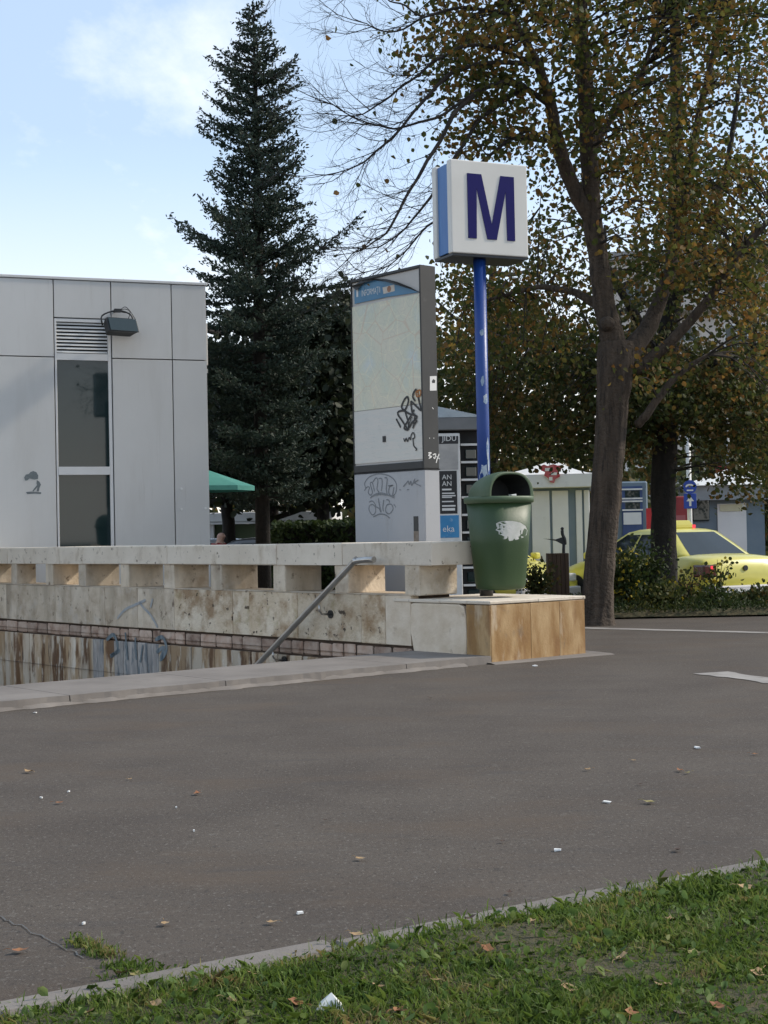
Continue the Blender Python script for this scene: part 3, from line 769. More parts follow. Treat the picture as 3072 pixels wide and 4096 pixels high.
# graffiti
def strokes(name, S, w, m, y, F, par, n=4):
    mb = MB()
    for k, st_ in enumerate(S):
        pp = smooth_pts([Vector((hit(a, c, F, y).x, hit(a, c, F, y).z)) for a, c in st_], n)
        ribbon(mb, pp, w, y=y + .0004 * k)
    return mb.build(name, m, par)
z1 = lambda L: [(1400 + a / 2.9625, 1550 + c / 2.9625) for a, c in L]
ink = mat('black_marker', (.015, .014, .013), (.03, .028, .026), rough=.5)
inkg = mat('faded_grey_marker', (.16, .17, .18), (.21, .215, .22), scale=20, rough=.6)
strokes('tag_scrawl', [z1(q) for q in (
    [(545, 370), (575, 425), (600, 475)], [(690, 505), (620, 400), (562, 300), (640, 275), (665, 330), (690, 420), (692, 505)],
    [(692, 505), (640, 480), (700, 370), (735, 310), (760, 260)], [(640, 270), (610, 230), (640, 150), (680, 110), (690, 170), (660, 250), (640, 270)],
    [(640, 270), (700, 310), (795, 345), (740, 410), (700, 480)], [(720, 160), (735, 290), (770, 335), (745, 430)],
    [(720, 160), (780, 215), (845, 272), (825, 190), (808, 110)], [(775, 160), (745, 115), (755, 60), (790, 15)], [(798, 390), (760, 440), (745, 485)], [(735, 345), (690, 470)])], .020, ink, .0012, FT, to)
strokes('tag_scrawl', [z1(q) for q in ([(635, 600), (650, 640), (665, 600), (680, 640), (700, 590), (715, 620), (725, 560), (750, 535), (765, 590), (735, 610)], [(745, 615), (755, 690), (790, 730), (775, 745)])], .013, ink, .0022, FT, to)
strokes('tag_scrawl', [z1(q) for q in ([(790, 40), (835, 35), (830, 95), (795, 110), (780, 70), (790, 40)], [(800, 30), (812, 110), (808, 160)])], .016, mat('orange_marker', (.35, .12, .02), (.4, .16, .04), rough=.6), .0018, FT, to)
MB().box(*[v for v in (hit(1543, 1770, FT).x, hit(1531, 1770, FT).x)], .0, .003, hit(1537, 1768, FT).z, hit(1537, 1744, FT).z).build('black_mark', ink, to)
strokes('outline_graffiti', [z1(q) for q in (
    [(185, 1190), (175, 1130), (230, 1060), (330, 1025), (430, 1035), (510, 1080), (550, 1150), (540, 1250), (500, 1290)],
    [(170, 1225), (200, 1180), (230, 1185), (215, 1240), (240, 1275), (265, 1240), (240, 1140), (265, 1130), (290, 1230)],
    [(270, 1120), (310, 1070), (330, 1110), (320, 1200), (345, 1240)], [(340, 1080), (375, 1080), (380, 1150), (370, 1230)], [(410, 1070), (440, 1080), (430, 1200), (440, 1260)],
    [(450, 1165), (510, 1160), (470, 1175), (460, 1250), (500, 1280), (520, 1180)], [(240, 1310), (300, 1265), (370, 1250), (430, 1265), (530, 1310)], [(250, 1290), (330, 1270), (400, 1270), (530, 1290)])], .012, inkg, .0015, FT, cab)
strokes('outline_graffiti', [z1(q) for q in (
    [(225, 1360), (260, 1345), (290, 1370), (310, 1415), (340, 1430), (365, 1480)], [(230, 1400), (225, 1450), (265, 1510), (300, 1480), (300, 1420), (265, 1385), (230, 1400)],
    [(420, 1440), (440, 1390), (490, 1385), (510, 1440), (470, 1495), (430, 1480), (420, 1440)], [(430, 1330), (460, 1335), (470, 1365)], [(275, 1535), (350, 1500), (420, 1510), (475, 1550)], [(335, 1310), (350, 1400), (370, 1480)], [(400, 1330), (390, 1420), (400, 1470)], [(520, 1380), (545, 1420)])], .012, inkg, .0015, FT, cab)
strokes('outline_graffiti', [z1(q) for q in ([(630, 1175), (670, 1130), (690, 1110), (700, 1150), (720, 1110), (730, 1160), (770, 1080)], [(740, 1140), (810, 1095)], [(760, 1130), (840, 1170)], [(585, 1210), (605, 1215)], [(675, 1213), (700, 1208)])], .013, inkg, .0035, FT, cab)
# sticker and white scribble on the dark side; the side face is local x = 0
FTS = FT @ Matrix.Rotation(-math.pi / 2, 4, 'Z')
def side(px, py):
    h = hit(px, py, FTS, -.002 * 0 - .0); return h
def side_poly(name, pts, m, off=.002):
    vs = []
    for a, c in pts:
        h = hit(a, c, FTS, 0.0)
        w_ = FTS @ h; l_ = FT.inverted() @ w_
        vs.append((l_.x - off, l_.y, l_.z))
    return MB().add(vs, [tuple(range(len(vs)))]).build(name, m, to)
sp = side_poly('notice_sticker', [(1719, 1505), (1746, 1504), (1746, 1562), (1719, 1563)], M['whitepaint'])
side_poly('notice_mark', [(1727, 1524), (1733, 1516), (1741, 1522), (1739, 1532), (1728, 1532)], M['char'], .003)
mb = MB()
for st_ in ([(1712, 1812), (1725, 1811), (1713, 1822), (1726, 1826), (1714, 1834)], [(1730, 1820), (1742, 1816), (1738, 1834), (1733, 1828)], [(1756, 1815), (1748, 1835), (1744, 1852)], [(1745, 1826), (1758, 1836)], [(1728, 1630), (1733, 1636)], [(1716, 1752), (1719, 1753)], [(1733, 1752), (1736, 1753)]):
    pp = []
    for a, c in st_:
        w_ = FTS @ hit(a, c, FTS, 0.0); l_ = FT.inverted() @ w_; pp.append(Vector((l_.y, l_.z)))
    pp = smooth_pts(pp, 3)
    tmp = MB(); ribbon(tmp, pp, .012)
    MB().add([(-.003, v[0], v[2]) for v in tmp.v], tmp.f).build('white_scribble', M['whitepaint'], to)

# ================================================================== M sign on a blue pole
pb = P(1946, 2380, 13.12)
FM = frame(Vector((pb.x, pb.y, ZP)), math.radians(24))
ms = empty('metro_sign', FM, 'white cube metro sign with a blue letter M on a tall peeling blue pole', 'sign')
zb = P(1800, 1012, 12.95).z; zt_ = P(1800, 636, 12.95).z
fl_ = FM.inverted() @ P(1808, 1012, 12.92)
SW, SD = .755, .37
xo = fl_.x; yo = fl_.y
MB().tube([(0, 0, 0), (0, 0, zb - ZP + .02)], .055, 16).build('pole', M['poleblue'], ms, smooth=True)
z0, z1_ = zb - ZP, zt_ - ZP
pan = MB().box(xo, xo + SW, yo, yo + .075, z0, z1_).build('front_face', M['white'], ms, bevel=.012, seg=3)
MB().box(xo, xo + SW, yo + SD - .075, yo + SD, z0, z1_).build('back_face', M['white'], ms, bevel=.012, seg=3)
MB().box(xo + .02, xo + SW - .02, yo + .0755, yo + SD - .0755, z0 + .015, z1_ - .015).build('side_band', M['signblue'], ms, bevel=.004)
MB().box(xo + .01, xo + SW - .01, yo + .01, yo + SD - .01, z0 - .022, z0 - .001).build('bottom_tray', M['black'], ms)
la = hit(1873, 958, FM, yo); lb = hit(2054, 695, FM, yo)
mw = lb.x - la.x; zl0 = hit(1873, 952, FM, yo).z; zl1 = hit(1873, 693, FM, yo).z; mh = zl1 - zl0
mpts = [(0, 0), (0, 1), (.30, 1), (.505, .235), (.71, 1), (1, 1), (1, 0), (.83, 0), (.815, .76), (.605, 0), (.405, 0), (.195, .78), (.178, 0)]
vs = [(la.x + a * mw, yo - .006, zl0 + c * mh) for a, c in mpts] + [(la.x + a * mw, yo + .002, zl0 + c * mh) for a, c in mpts]
n = len(mpts)
MB().add(vs, [tuple(range(n)), tuple(range(2 * n - 1, n - 1, -1))] + [(i, (i + 1) % n, n + (i + 1) % n, n + i) for i in range(n)]).build('letter_m', M['mblue'], pan)
MB().tube([(0, 0, 0), (0, 0, .11)], .059, 16).build('pole_foot', M['black'], ms, smooth=True)
# peeled patches low on the pole: thin shells hugging the tube
random.seed(21)
def patch(zc, ac, hz_, wa, m=M['peel']):
    n = 12; rim = []
    for k in range(n):
        a = 2 * math.pi * k / n; r = random.uniform(.7, 1.1)
        rim.append((ac + wa * r * math.cos(a), zc + hz_ * r * math.sin(a)))
    vs = [(.0565 * math.cos(ac), .0565 * math.sin(ac), zc)] + [(.0565 * math.cos(a), .0565 * math.sin(a), z) for a, z in rim]
    MB().add(vs, [(0, i + 1, (i + 1) % n + 1) for i in range(n)]).build('peeled_patch', m, ms)
for zc, ac, h_, w_ in ((2.05 + .25, -1.9, .035, .35), (1.88, -1.95, .05, .3), (1.72, -1.5, .05, .45), (1.05, -2.0, .11, .8), (.93, -1.6, .06, .6), (.80, -2.1, .10, .7), (.68, -1.6, .08, .8), (1.28, -1.3, .10, .25), (1.15, -1.2, .12, .2), (.60, -2.0, .07, .9)):
    patch(zc, ac, h_, w_)

# ================================================================== green litter bin
bp_ = P(2003, 2375, 12.8)
ANG = math.radians(32)
FBN = frame(Vector((bp_.x, bp_.y, ZP)), ANG)
lb_ = empty('litter_bin', FBN, 'green plastic litter bin with a domed lid standing on the marble plinth', 'bin')
def sup(a, rx, ry, p=2.9):
    c, s_ = math.cos(a), math.sin(a)
    return rx * math.copysign(abs(c) ** (2 / p), c), ry * math.copysign(abs(s_) ** (2 / p), s_)
def ring(z, rx, ry, n=40, p=2.9, dy=0):
    return [(*(lambda q: (q[0], q[1] + dy))(sup(2 * math.pi * k / n, rx, ry, p)), z) for k in range(n)]
zb0 = .065; zr = .845
body = MB().loft([ring(zb0 + .0, .17, .14), ring(zb0 + .012, .195, .165), ring(zb0 + .05, .205, .175), ring(.45, .235, .205), ring(zr - .03, .262, .232), ring(zr - .03, .258, .228)])
body.build('body', M['bin'], lb_, smooth=True)
MB().loft([ring(zr - .045, .264, .234), ring(zr - .04, .279, .249), ring(zr, .283, .253), ring(zr + .012, .277, .247), ring(zr + .012, .25, .22)], cap=False).build('rim', M['binlid'], lb_, smooth=True)
# domed hood: arch section swept back from the opening, closing in a quarter dome
def arch(w, h, y, z, n=20):
    return [(w * math.copysign(abs(math.cos(math.pi * k / n)) ** .72, math.cos(math.pi * k / n)), y, z + h * math.sin(math.pi * k / n) ** .85) for k in range(n + 1)]
zl = zr + .010; HL = .205
rings = []
rings.append(arch(.205, HL - .018, -.175, zl)); rings.append(arch(.232, HL, -.184, zl)); rings.append(arch(.248, HL + .004, -.165, zl))
for t_ in (0, .2, .4, .6, .75, .87, .95, 1.0):
    s_ = math.sqrt(max(0, 1 - t_ * t_))
    rings.append(arch(.268 * (.35 + .65 * s_) + .0 if t_ < 1 else .08, max(.004, (HL + .006) * (1 - .12 * t_) * (s_ ** .75)), -.13 + .375 * t_, zl))
MB().loft(rings, cap=False, closed=False).build('lid', M['binlid'], lb_, smooth=True)
inner = [arch(.205, HL - .018, -.176, zl), arch(.19, HL - .03, -.05, zl), arch(.17, HL - .05, .08, zl)]
mb = MB().loft(inner, cap=False, closed=False); e = len(mb.v) - 21
mb.f.append(tuple(range(e, e + 21))); mb.m.append(0)
mb.build('opening', M['blackmatt'], lb_)
MB().loft([ring(zl, .272, .242), ring(zl + .003, .27, .24)]).build('lid_floor', M['binlid'], lb_)
MB().box(-.02, .03, -.21, -.165, zl + .004, zl + .018).build('paper_scrap', M['whitepaint'], lb_, jit=.004)
pq = FBN.inverted() @ Vector((pb.x, pb.y, ZP))
MB().box(pq.x - .03, pq.x + .03, min(.19, pq.y - .06), pq.y - .05, .62, .68).build('mounting_bracket', M['black'], lb_)
MB().box(pq.x - .03, pq.x + .03, min(.15, pq.y - .06), pq.y - .05, .22, .28).build('mounting_bracket', M['black'], lb_)
# worn oval sticker hugging the front
FL = FBN.inverted()
def on_bin(px, py, off=.003):
    o = FL @ CAM; r = (FL.to_3x3() @ ray(px, py))
    # march to the superellipse
    tt = 11.0
    for _ in range(4000):
        p = o + r * tt
        f = max(0, min(1, (p.z - .115) / (zr - .145)))
        rx, ry = .205 + .057 * f + off, .175 + .057 * f + off
        if (abs(p.x / rx) ** 2.9 + abs(p.y / ry) ** 2.9) < 1: return p
        tt += .001
    return p
op = [(1984, 2094), (1995, 2088), (2020, 2084), (2050, 2084), (2080, 2090), (2102, 2104), (2110, 2122), (2106, 2140), (2092, 2150), (2070, 2158), (2040, 2164), (2014, 2163), (2012, 2152), (2020, 2148), (2006, 2140), (1996, 2138), (1994, 2126), (1982, 2120), (1990, 2112), (1986, 2104)]
mb = MB(); cpt = (2050, 2122); rr = []
for f in (1.0, .66, .33):
    rr.append([on_bin(cpt[0] + (a - cpt[0]) * f, cpt[1] + (c - cpt[1]) * f) for a, c in op])
n = len(op)
mb.loft(rr, cap=False); c_ = len(mb.v); mb.v.append(tuple(on_bin(*cpt)))
for k in range(n): mb.f.append((2 * n + k, 2 * n + (k + 1) % n, c_)); mb.m.append(0)
mb.build('worn_sticker', M['sticker'], lb_)
# ================================================================== dark news kiosk behind the totem
KD = 17.0
kp = P(1760, 2360, KD)
FK = frame(Vector((kp.x - .75, kp.y, 0)), math.radians(4))
kk = empty('news_kiosk', FK, 'dark kiosk with slatted wall and posters, half hidden behind the map totem', 'kiosk')
kx = lambda px, py: hit(px, py, FK, 0)
KR = kx(1925, 2000).x
zf0, zf1 = kx(1850, 1722).z, kx(1850, 1672).z
MB().box(0, KR, .02, 1.6, 0, zf0).build('wall', M['blackmatt'], kk)
MB().box(-.08, KR + .08, -.10, 1.7, zf0, zf1).build('fascia', mat('kiosk_grey', (.16, .165, .165), (.2, .2, .2), scale=4, rough=.6), kk, bevel=.008)
mb = MB(); zr0 = zf1 + .002
ztop = kx(1765, 1610).z
mb.add([(-.08, -.10, zr0), (KR + .08, -.10, zr0), (KR + .08, 1.7, zr0), (-.08, 1.7, zr0), (.6, .25, ztop + .02), (.6, 1.2, ztop + .02)], [(0, 1, 4), (1, 2, 5, 4), (2, 3, 5), (3, 0, 4, 5)])
mb.build('roof', mat('kiosk_roof', (.30, .33, .335), (.36, .38, .38), scale=4, rough=.5, layers=[((.2, .21, .2), 5, (1, 1, 1), .55, .7, .5)]), kk)
# slatted wall: dark panels between white battens
sl0, sl1 = kx(1846, 2000).x, KR - .01
zs = [2.06 - .2 * i for i in range(11)]
for i, z in enumerate(zs):
    MB().box(sl0, sl1, -.03, .01, z - .012, z + .012).build('batten', M['whitepaint'], kk)
    if z > .15: MB().box(sl0 + .05, sl1 - .04, -.012, .015, z - .165, z - .05).build('dark_pane', M['glass'], kk, bevel=.01)
# poster board
b0, b1 = kx(1762, 2000).x - .12, kx(1841, 2000).x
zpt = kx(1800, 1735).z
bd = MB().box(b0, b1, -.08, -.035, .15, zpt).build('poster_board', M['whitepaint'], kk, bevel=.006)
pos = lambda px, py: (lambda h: (h.x, h.z))(hit(px, py, FK, -.082))
def poster(name, x0, y0, x1, y1, m):
    a, zt1 = pos(x0, y0); c, zb1 = pos(x1, y1)
    return MB().box(a, c, -.0845, -.081, zb1, zt1).build(name, m, bd)
pbk = mat('poster_black', (.012, .012, .014), (.02, .02, .022), rough=.5)
p1 = poster('poster', 1755, 1745, 1833, 1775, pbk)
poster('poster', 1755, 1776, 1833, 1878, mat('poster_grey', (.47, .45, .42), (.30, .29, .28), scale=3, stretch=(1, 1, 2), rough=.5))
p2 = poster('poster', 1755, 1884, 1830, 2054, pbk)
p3 = poster('poster', 1755, 2062, 1837, 2150, mat('poster_blue', (.03, .22, .46), (.05, .27, .52), scale=6, rough=.45, layers=[((.4, .5, .56), 9, (1, 1, 1), .58, .66, .7)]))
def lett(body, px, py, size, par, sx_=1.0):
    x_, z_ = pos(px, py)
    text_obj('lettering', body, size, M['whitepaint'], par, Matrix.Translation((x_, -.0862, z_)) @ Matrix.Rotation(math.pi / 2, 4, 'X'), sx=sx_)
lett('JIDU', 1768, 1764, .085, p1, 1.0); lett('AN', 1768, 1918, .078, p2); lett('AN', 1768, 1944, .078, p2)
lett('eka', 1770, 2127, .10, p3)
for (px0, px1, py, h) in ((1768, 1806, 1955, 6), (1768, 1818, 1971, 4), (1768, 1822, 1981, 4), (1768, 1808, 1988, 3), (1768, 1815, 2004, 4), (1768, 1822, 2021, 5), (1768, 1820, 2033, 9)):
    a, zt1 = pos(px0, py); c, zb1 = pos(px1, py + h)
    MB().box(a, c, -.0858, -.0846, zb1, zt1).build('text_line', M['whitepaint'], p2)

# ================================================================== white pagoda-roofed stall
WD = 28.5
wp = P(2060, 2300, WD); ZR = -0.42
FW = frame(Vector((wp.x - .3, wp.y, ZR)), math.radians(-6))
wk = empty('market_stall', FW, 'white and blue-grey market stall with a white peaked roof behind the bin', 'stall')
wx = lambda px, py, y=0: hit(px, py, FW, y)
bluegrey = mat('blue_grey_panel', (.14, .19, .235), (.17, .22, .26), scale=3, rough=.6)
wpan = mat('white_stall_panel', (.66, .66, .645), (.72, .715, .70), scale=2, rough=.6, layers=[((.4, .38, .35), 3, (1, 1, 1), .58, .75, .5)])
X0, X1 = wx(1990, 2100).x, wx(2362, 2100).x
zfa, zfb = wx(2300, 1950).z, wx(2300, 1897).z
MB().box(X0, X1, .04, 2.6, 0, zfa).build('wall', bluegrey, wk)
for a, c in ((1990, 2085), (2128, 2200), (2210, 2275), (2305, 2330), (2338, 2360)):
    MB().box(wx(a, 2100).x, wx(c, 2100).x, 0, .05, .25, wx(2250, 1962).z).build('wall_panel', wpan, wk, bevel=.01)
MB().box(X0 - .15, X1 + .12, -.2, 2.8, zfa, zfb).build('fascia', wpan, wk, bevel=.01)
mb = MB(); xm = wx(2215, 1900).x; ztp = wx(2215, 1826).z
ng = 14; rows_ = []
for j in range(6):
    t_ = j / 5; s_ = 1 - t_; z_ = zfb + .002 + (ztp - zfb) * (t_ ** 1.5)
    cx_, cy_ = xm, 1.3; hx0, hx1, hy = X0 - .15, X1 + .12, 1.5
    rows_.append([(cx_ + (hx0 - cx_) * s_, cy_ - hy * s_, z_), (cx_ + (hx1 - cx_) * s_, cy_ - hy * s_, z_), (cx_ + (hx1 - cx_) * s_, cy_ + hy * s_, z_), (cx_ + (hx0 - cx_) * s_, cy_ + hy * s_, z_)])
mb.loft(rows_); mb.build('roof', M['whitepaint'], wk)
# red emblem hung on the fascia
ey = -.23
eo = [(2158, 1866), (2176, 1858), (2190, 1864), (2212, 1856), (2230, 1862), (2252, 1860), (2244, 1880), (2236, 1888), (2240, 1906), (2222, 1916), (2216, 1932), (2200, 1928), (2192, 1912), (2176, 1902), (2180, 1888), (2164, 1882)]
vs = [tuple(wx(a, c, ey)) for a, c in eo] + [tuple(wx(a, c, ey) + Vector((0, .04, 0))) for a, c in eo]
n = len(eo)
em = MB().add(vs, [tuple(range(n)), tuple(range(2 * n - 1, n - 1, -1))] + [(i, (i + 1) % n, n + (i + 1) % n, n + i) for i in range(n)]).build('emblem', mat('emblem_red', (.42, .05, .06), (.5, .16, .16), scale=7, rough=.5), wk)
for (a, c, b2, d) in ((2180, 1872, 2200, 1884), (2205, 1890, 2228, 1900), (2196, 1908, 2210, 1922)):
    p_, q_ = wx(a, c, ey - .004), wx(b2, d, ey - .004)
    MB().box(p_.x, q_.x, ey - .006, ey - .002, q_.z, p_.z).build('emblem_mark', M['whitepaint'], em)

# ================================================================== blue-framed stall window right of the trunk
SD_ = 29.5
sp_ = P(2480, 2300, SD_)
FS2 = frame(Vector((sp_.x, sp_.y, ZR)), math.radians(-4))
bs = empty('ticket_stall', FS2, 'small stall with a blue framed window and shelves seen between the two tree trunks', 'stall')
bxx = lambda px, py, y=0: hit(px, py, FS2, y)
xa, xb = bxx(2440, 2000).x, bxx(2592, 2000).x
zt2 = bxx(2530, 1925).z
MB().box(xa, xb, .05, 1.6, 0, zt2).build('body', bluegrey, bs, bevel=.03)
wl0, wl1 = bxx(2488, 2000).x, bxx(2570, 2000).x
wf = MB().box(wl0, wl1, .0, .05, .45, zt2 - .10).build('window_frame', mat('deep_blue_frame', (.03, .06, .17), (.045, .08, .2), rough=.5), bs)
for (ya, yb) in ((1962, 1990), (2010, 2036)):
    MB().box(wl0 + .06, wl1 - .05, -.006, .004, bxx(2530, yb).z, bxx(2530, ya).z).build('window_pane', M['glass'], wf)
for ys_ in (1957, 1994, 2005, 2040):
    MB().box(wl0, wl1, -.02, -.001, bxx(2530, ys_ + 3).z, bxx(2530, ys_ - 3).z).build('shelf_edge', M['whitepaint'], wf)
MB().box(wl0 + .02, wl1 - .03, -.012, .0, bxx(2530, 2098).z, bxx(2530, 2050).z).build('notice', wpan, wf)
rp = P(2592, 2150, 28)
tag(bx('red_banner', mat('banner_red', (.42, .02, .03), (.5, .03, .04), rough=.6), None, rp.x - .02, rp.x + .09, rp.y, rp.y + .03, ZR, 1.45), 'narrow red banner standing beside the blue framed stall window', 'banner')

# ================================================================== grey stall far right with sloping roof
gp = P(2830, 2200, 31)
FG = frame(Vector((gp.x, gp.y, ZR)), math.radians(-8))
gs = empty('grey_stall', FG, 'grey stall with a white sloping roof behind the yellow taxi', 'stall')
gx = lambda px, py, y=0: hit(px, py, FG, y)
x0_, x1_ = gx(2760, 2100).x, gx(3060, 2100).x
zz = gx(2900, 2000).z
MB().box(x0_, x1_, .05, 2.0, 0, zz).build('wall', bluegrey, gs)
MB().box(gx(2768, 2050).x, gx(2838, 2050).x, .0, .06, gx(2800, 2085).z, gx(2800, 1990).z).build('window', M['glass'], gs, bevel=.04, seg=2)
MB().box(gx(2870, 2050).x, gx(2985, 2050).x, .0, .06, .5, gx(2900, 2015).z).build('door_panel', wpan, gs)
MB().box(gx(2880, 2050).x, gx(2970, 2050).x, -.02, .03, gx(2900, 2045).z, gx(2900, 2018).z).build('signboard', mat('cream_board', (.55, .52, .34), (.6, .57, .4), scale=6, rough=.6), gs)
MB().box(x0_ - .1, x1_ + .1, -.2, 2.2, zz, zz + .3).build('fascia', mat('stall_grey', (.25, .27, .28), (.29, .31, .32), rough=.6), gs)
mb = MB(); zz2 = zz + .305
mb.add([(x0_ - .2, -.3, zz2), (x1_ + .2, -.3, zz2), (x1_ + .2, 2.3, zz2), (x0_ - .2, 2.3, zz2), ((x0_ + x1_) / 2 + .5, 1, zz2 + .5)], [(0, 1, 4), (1, 2, 4), (2, 3, 4), (3, 0, 4), (0, 3, 2, 1)])
mb.build('roof', M['whitepaint'], gs)

# red phone-booth like panel next to the signpost
rp = P(2715, 2150, 30)
rb = empty('red_cabinet', Vector((rp.x, rp.y, ZR)), 'red upright cabinet beside the blue signpost', 'cabinet')
zrt = P(2715, 1985, 30).z - ZR
MB().box(-.16, .20, 0, .4, 0, zrt).build('body', mat('cabinet_red', (.22, .02, .025), (.28, .03, .03), scale=5, rough=.6), rb, bevel=.02)
MB().box(-.10, .14, -.015, .0, zrt - .5, zrt - .38).build('slot_panel', mat('cabinet_pale_red', (.35, .1, .1), (.4, .12, .12), rough=.6), rb)

# blue traffic signs on a white post
tp = P(2762, 2200, 27.5)
ts = empty('traffic_signpost', Vector((tp.x, tp.y, ZR)), 'white post carrying a round and a square blue traffic sign behind the taxi', 'signpost')
ht = P(2752, 1690, 27.5).z - ZR
MB().tube([(0, 0, 0), (0, 0, ht)], .045, 12).build('post', M['whitepaint'], ts, smooth=True)
zc_ = P(2754, 1948, 27.5).z - ZR; zq = P(2755, 2003, 27.5).z - ZR
sb = mat('traffic_blue', (.012, .05, .33), (.016, .06, .38), rough=.4)
r1 = MB().tube([(0, -.055, zc_), (0, -.075, zc_)], .125, 24).build('round_sign', sb, ts)
mb = MB()
pp = [(.075 * math.cos(a), .05 * math.sin(a)) for a in [math.radians(x) for x in range(10, 171, 20)]]
tmp = MB(); ribbon(tmp, [Vector(p) for p in pp], .03, y=-.0765); MB().add([(v[0], v[1], v[2] + zc_ - .01) for v in tmp.v], tmp.f).build('sign_mark', M['whitepaint'], r1)
MB().box(-.06, .06, -.0775, -.0755, zc_ - .075, zc_ - .05).build('sign_mark', M['whitepaint'], r1)
q1 = MB().box(-.115, .115, -.075, -.055, zq - .145, zq + .13).build('square_sign', sb, ts, bevel=.006)
ar = [(-.02, -.10), (.02, -.10), (.02, -.01), (.07, -.01), (0, .085), (-.07, -.01), (-.02, -.01)]
MB().add([(a, -.0765, zq + c) for a, c in ar], [tuple(range(7))]).build('arrow', M['whitepaint'], q1)

# pale lamp post with a red box
lp = P(2918, 2200, 34)
lq = empty('lamp_post', Vector((lp.x, lp.y, ZR)), 'pale grey lamp post with a small red box at its middle', 'lamp post')
ztop_ = P(2918, 1500, 34).z - ZR
MB().tube([(0, 0, 0), (0, 0, 2.2), (0, 0, ztop_)], [.075, .07, .055], 10).build('post', mat('post_grey', (.42, .43, .43), (.48, .48, .48), rough=.6), lq, smooth=True)
MB().tube(smooth_pts([(0, 0, ztop_), (.05, 0, ztop_ + .5), (.5, -.1, ztop_ + .8), (1.1, -.2, ztop_ + .85)], 4), .04, 8).build('arm', M['char'], lq, smooth=True)
MB().box(.9, 1.5, -.32, -.08, ztop_ + .80, ztop_ + .93).build('lamp_head', M['char'], lq, bevel=.03, seg=2)
zrd = P(2918, 1885, 34).z - ZR
MB().box(-.25, .10, -.12, .12, zrd - .18, zrd + .12).build('red_box', mat('lamp_box_red', (.35, .03, .02), (.42, .05, .03), rough=.5), lq, bevel=.02)

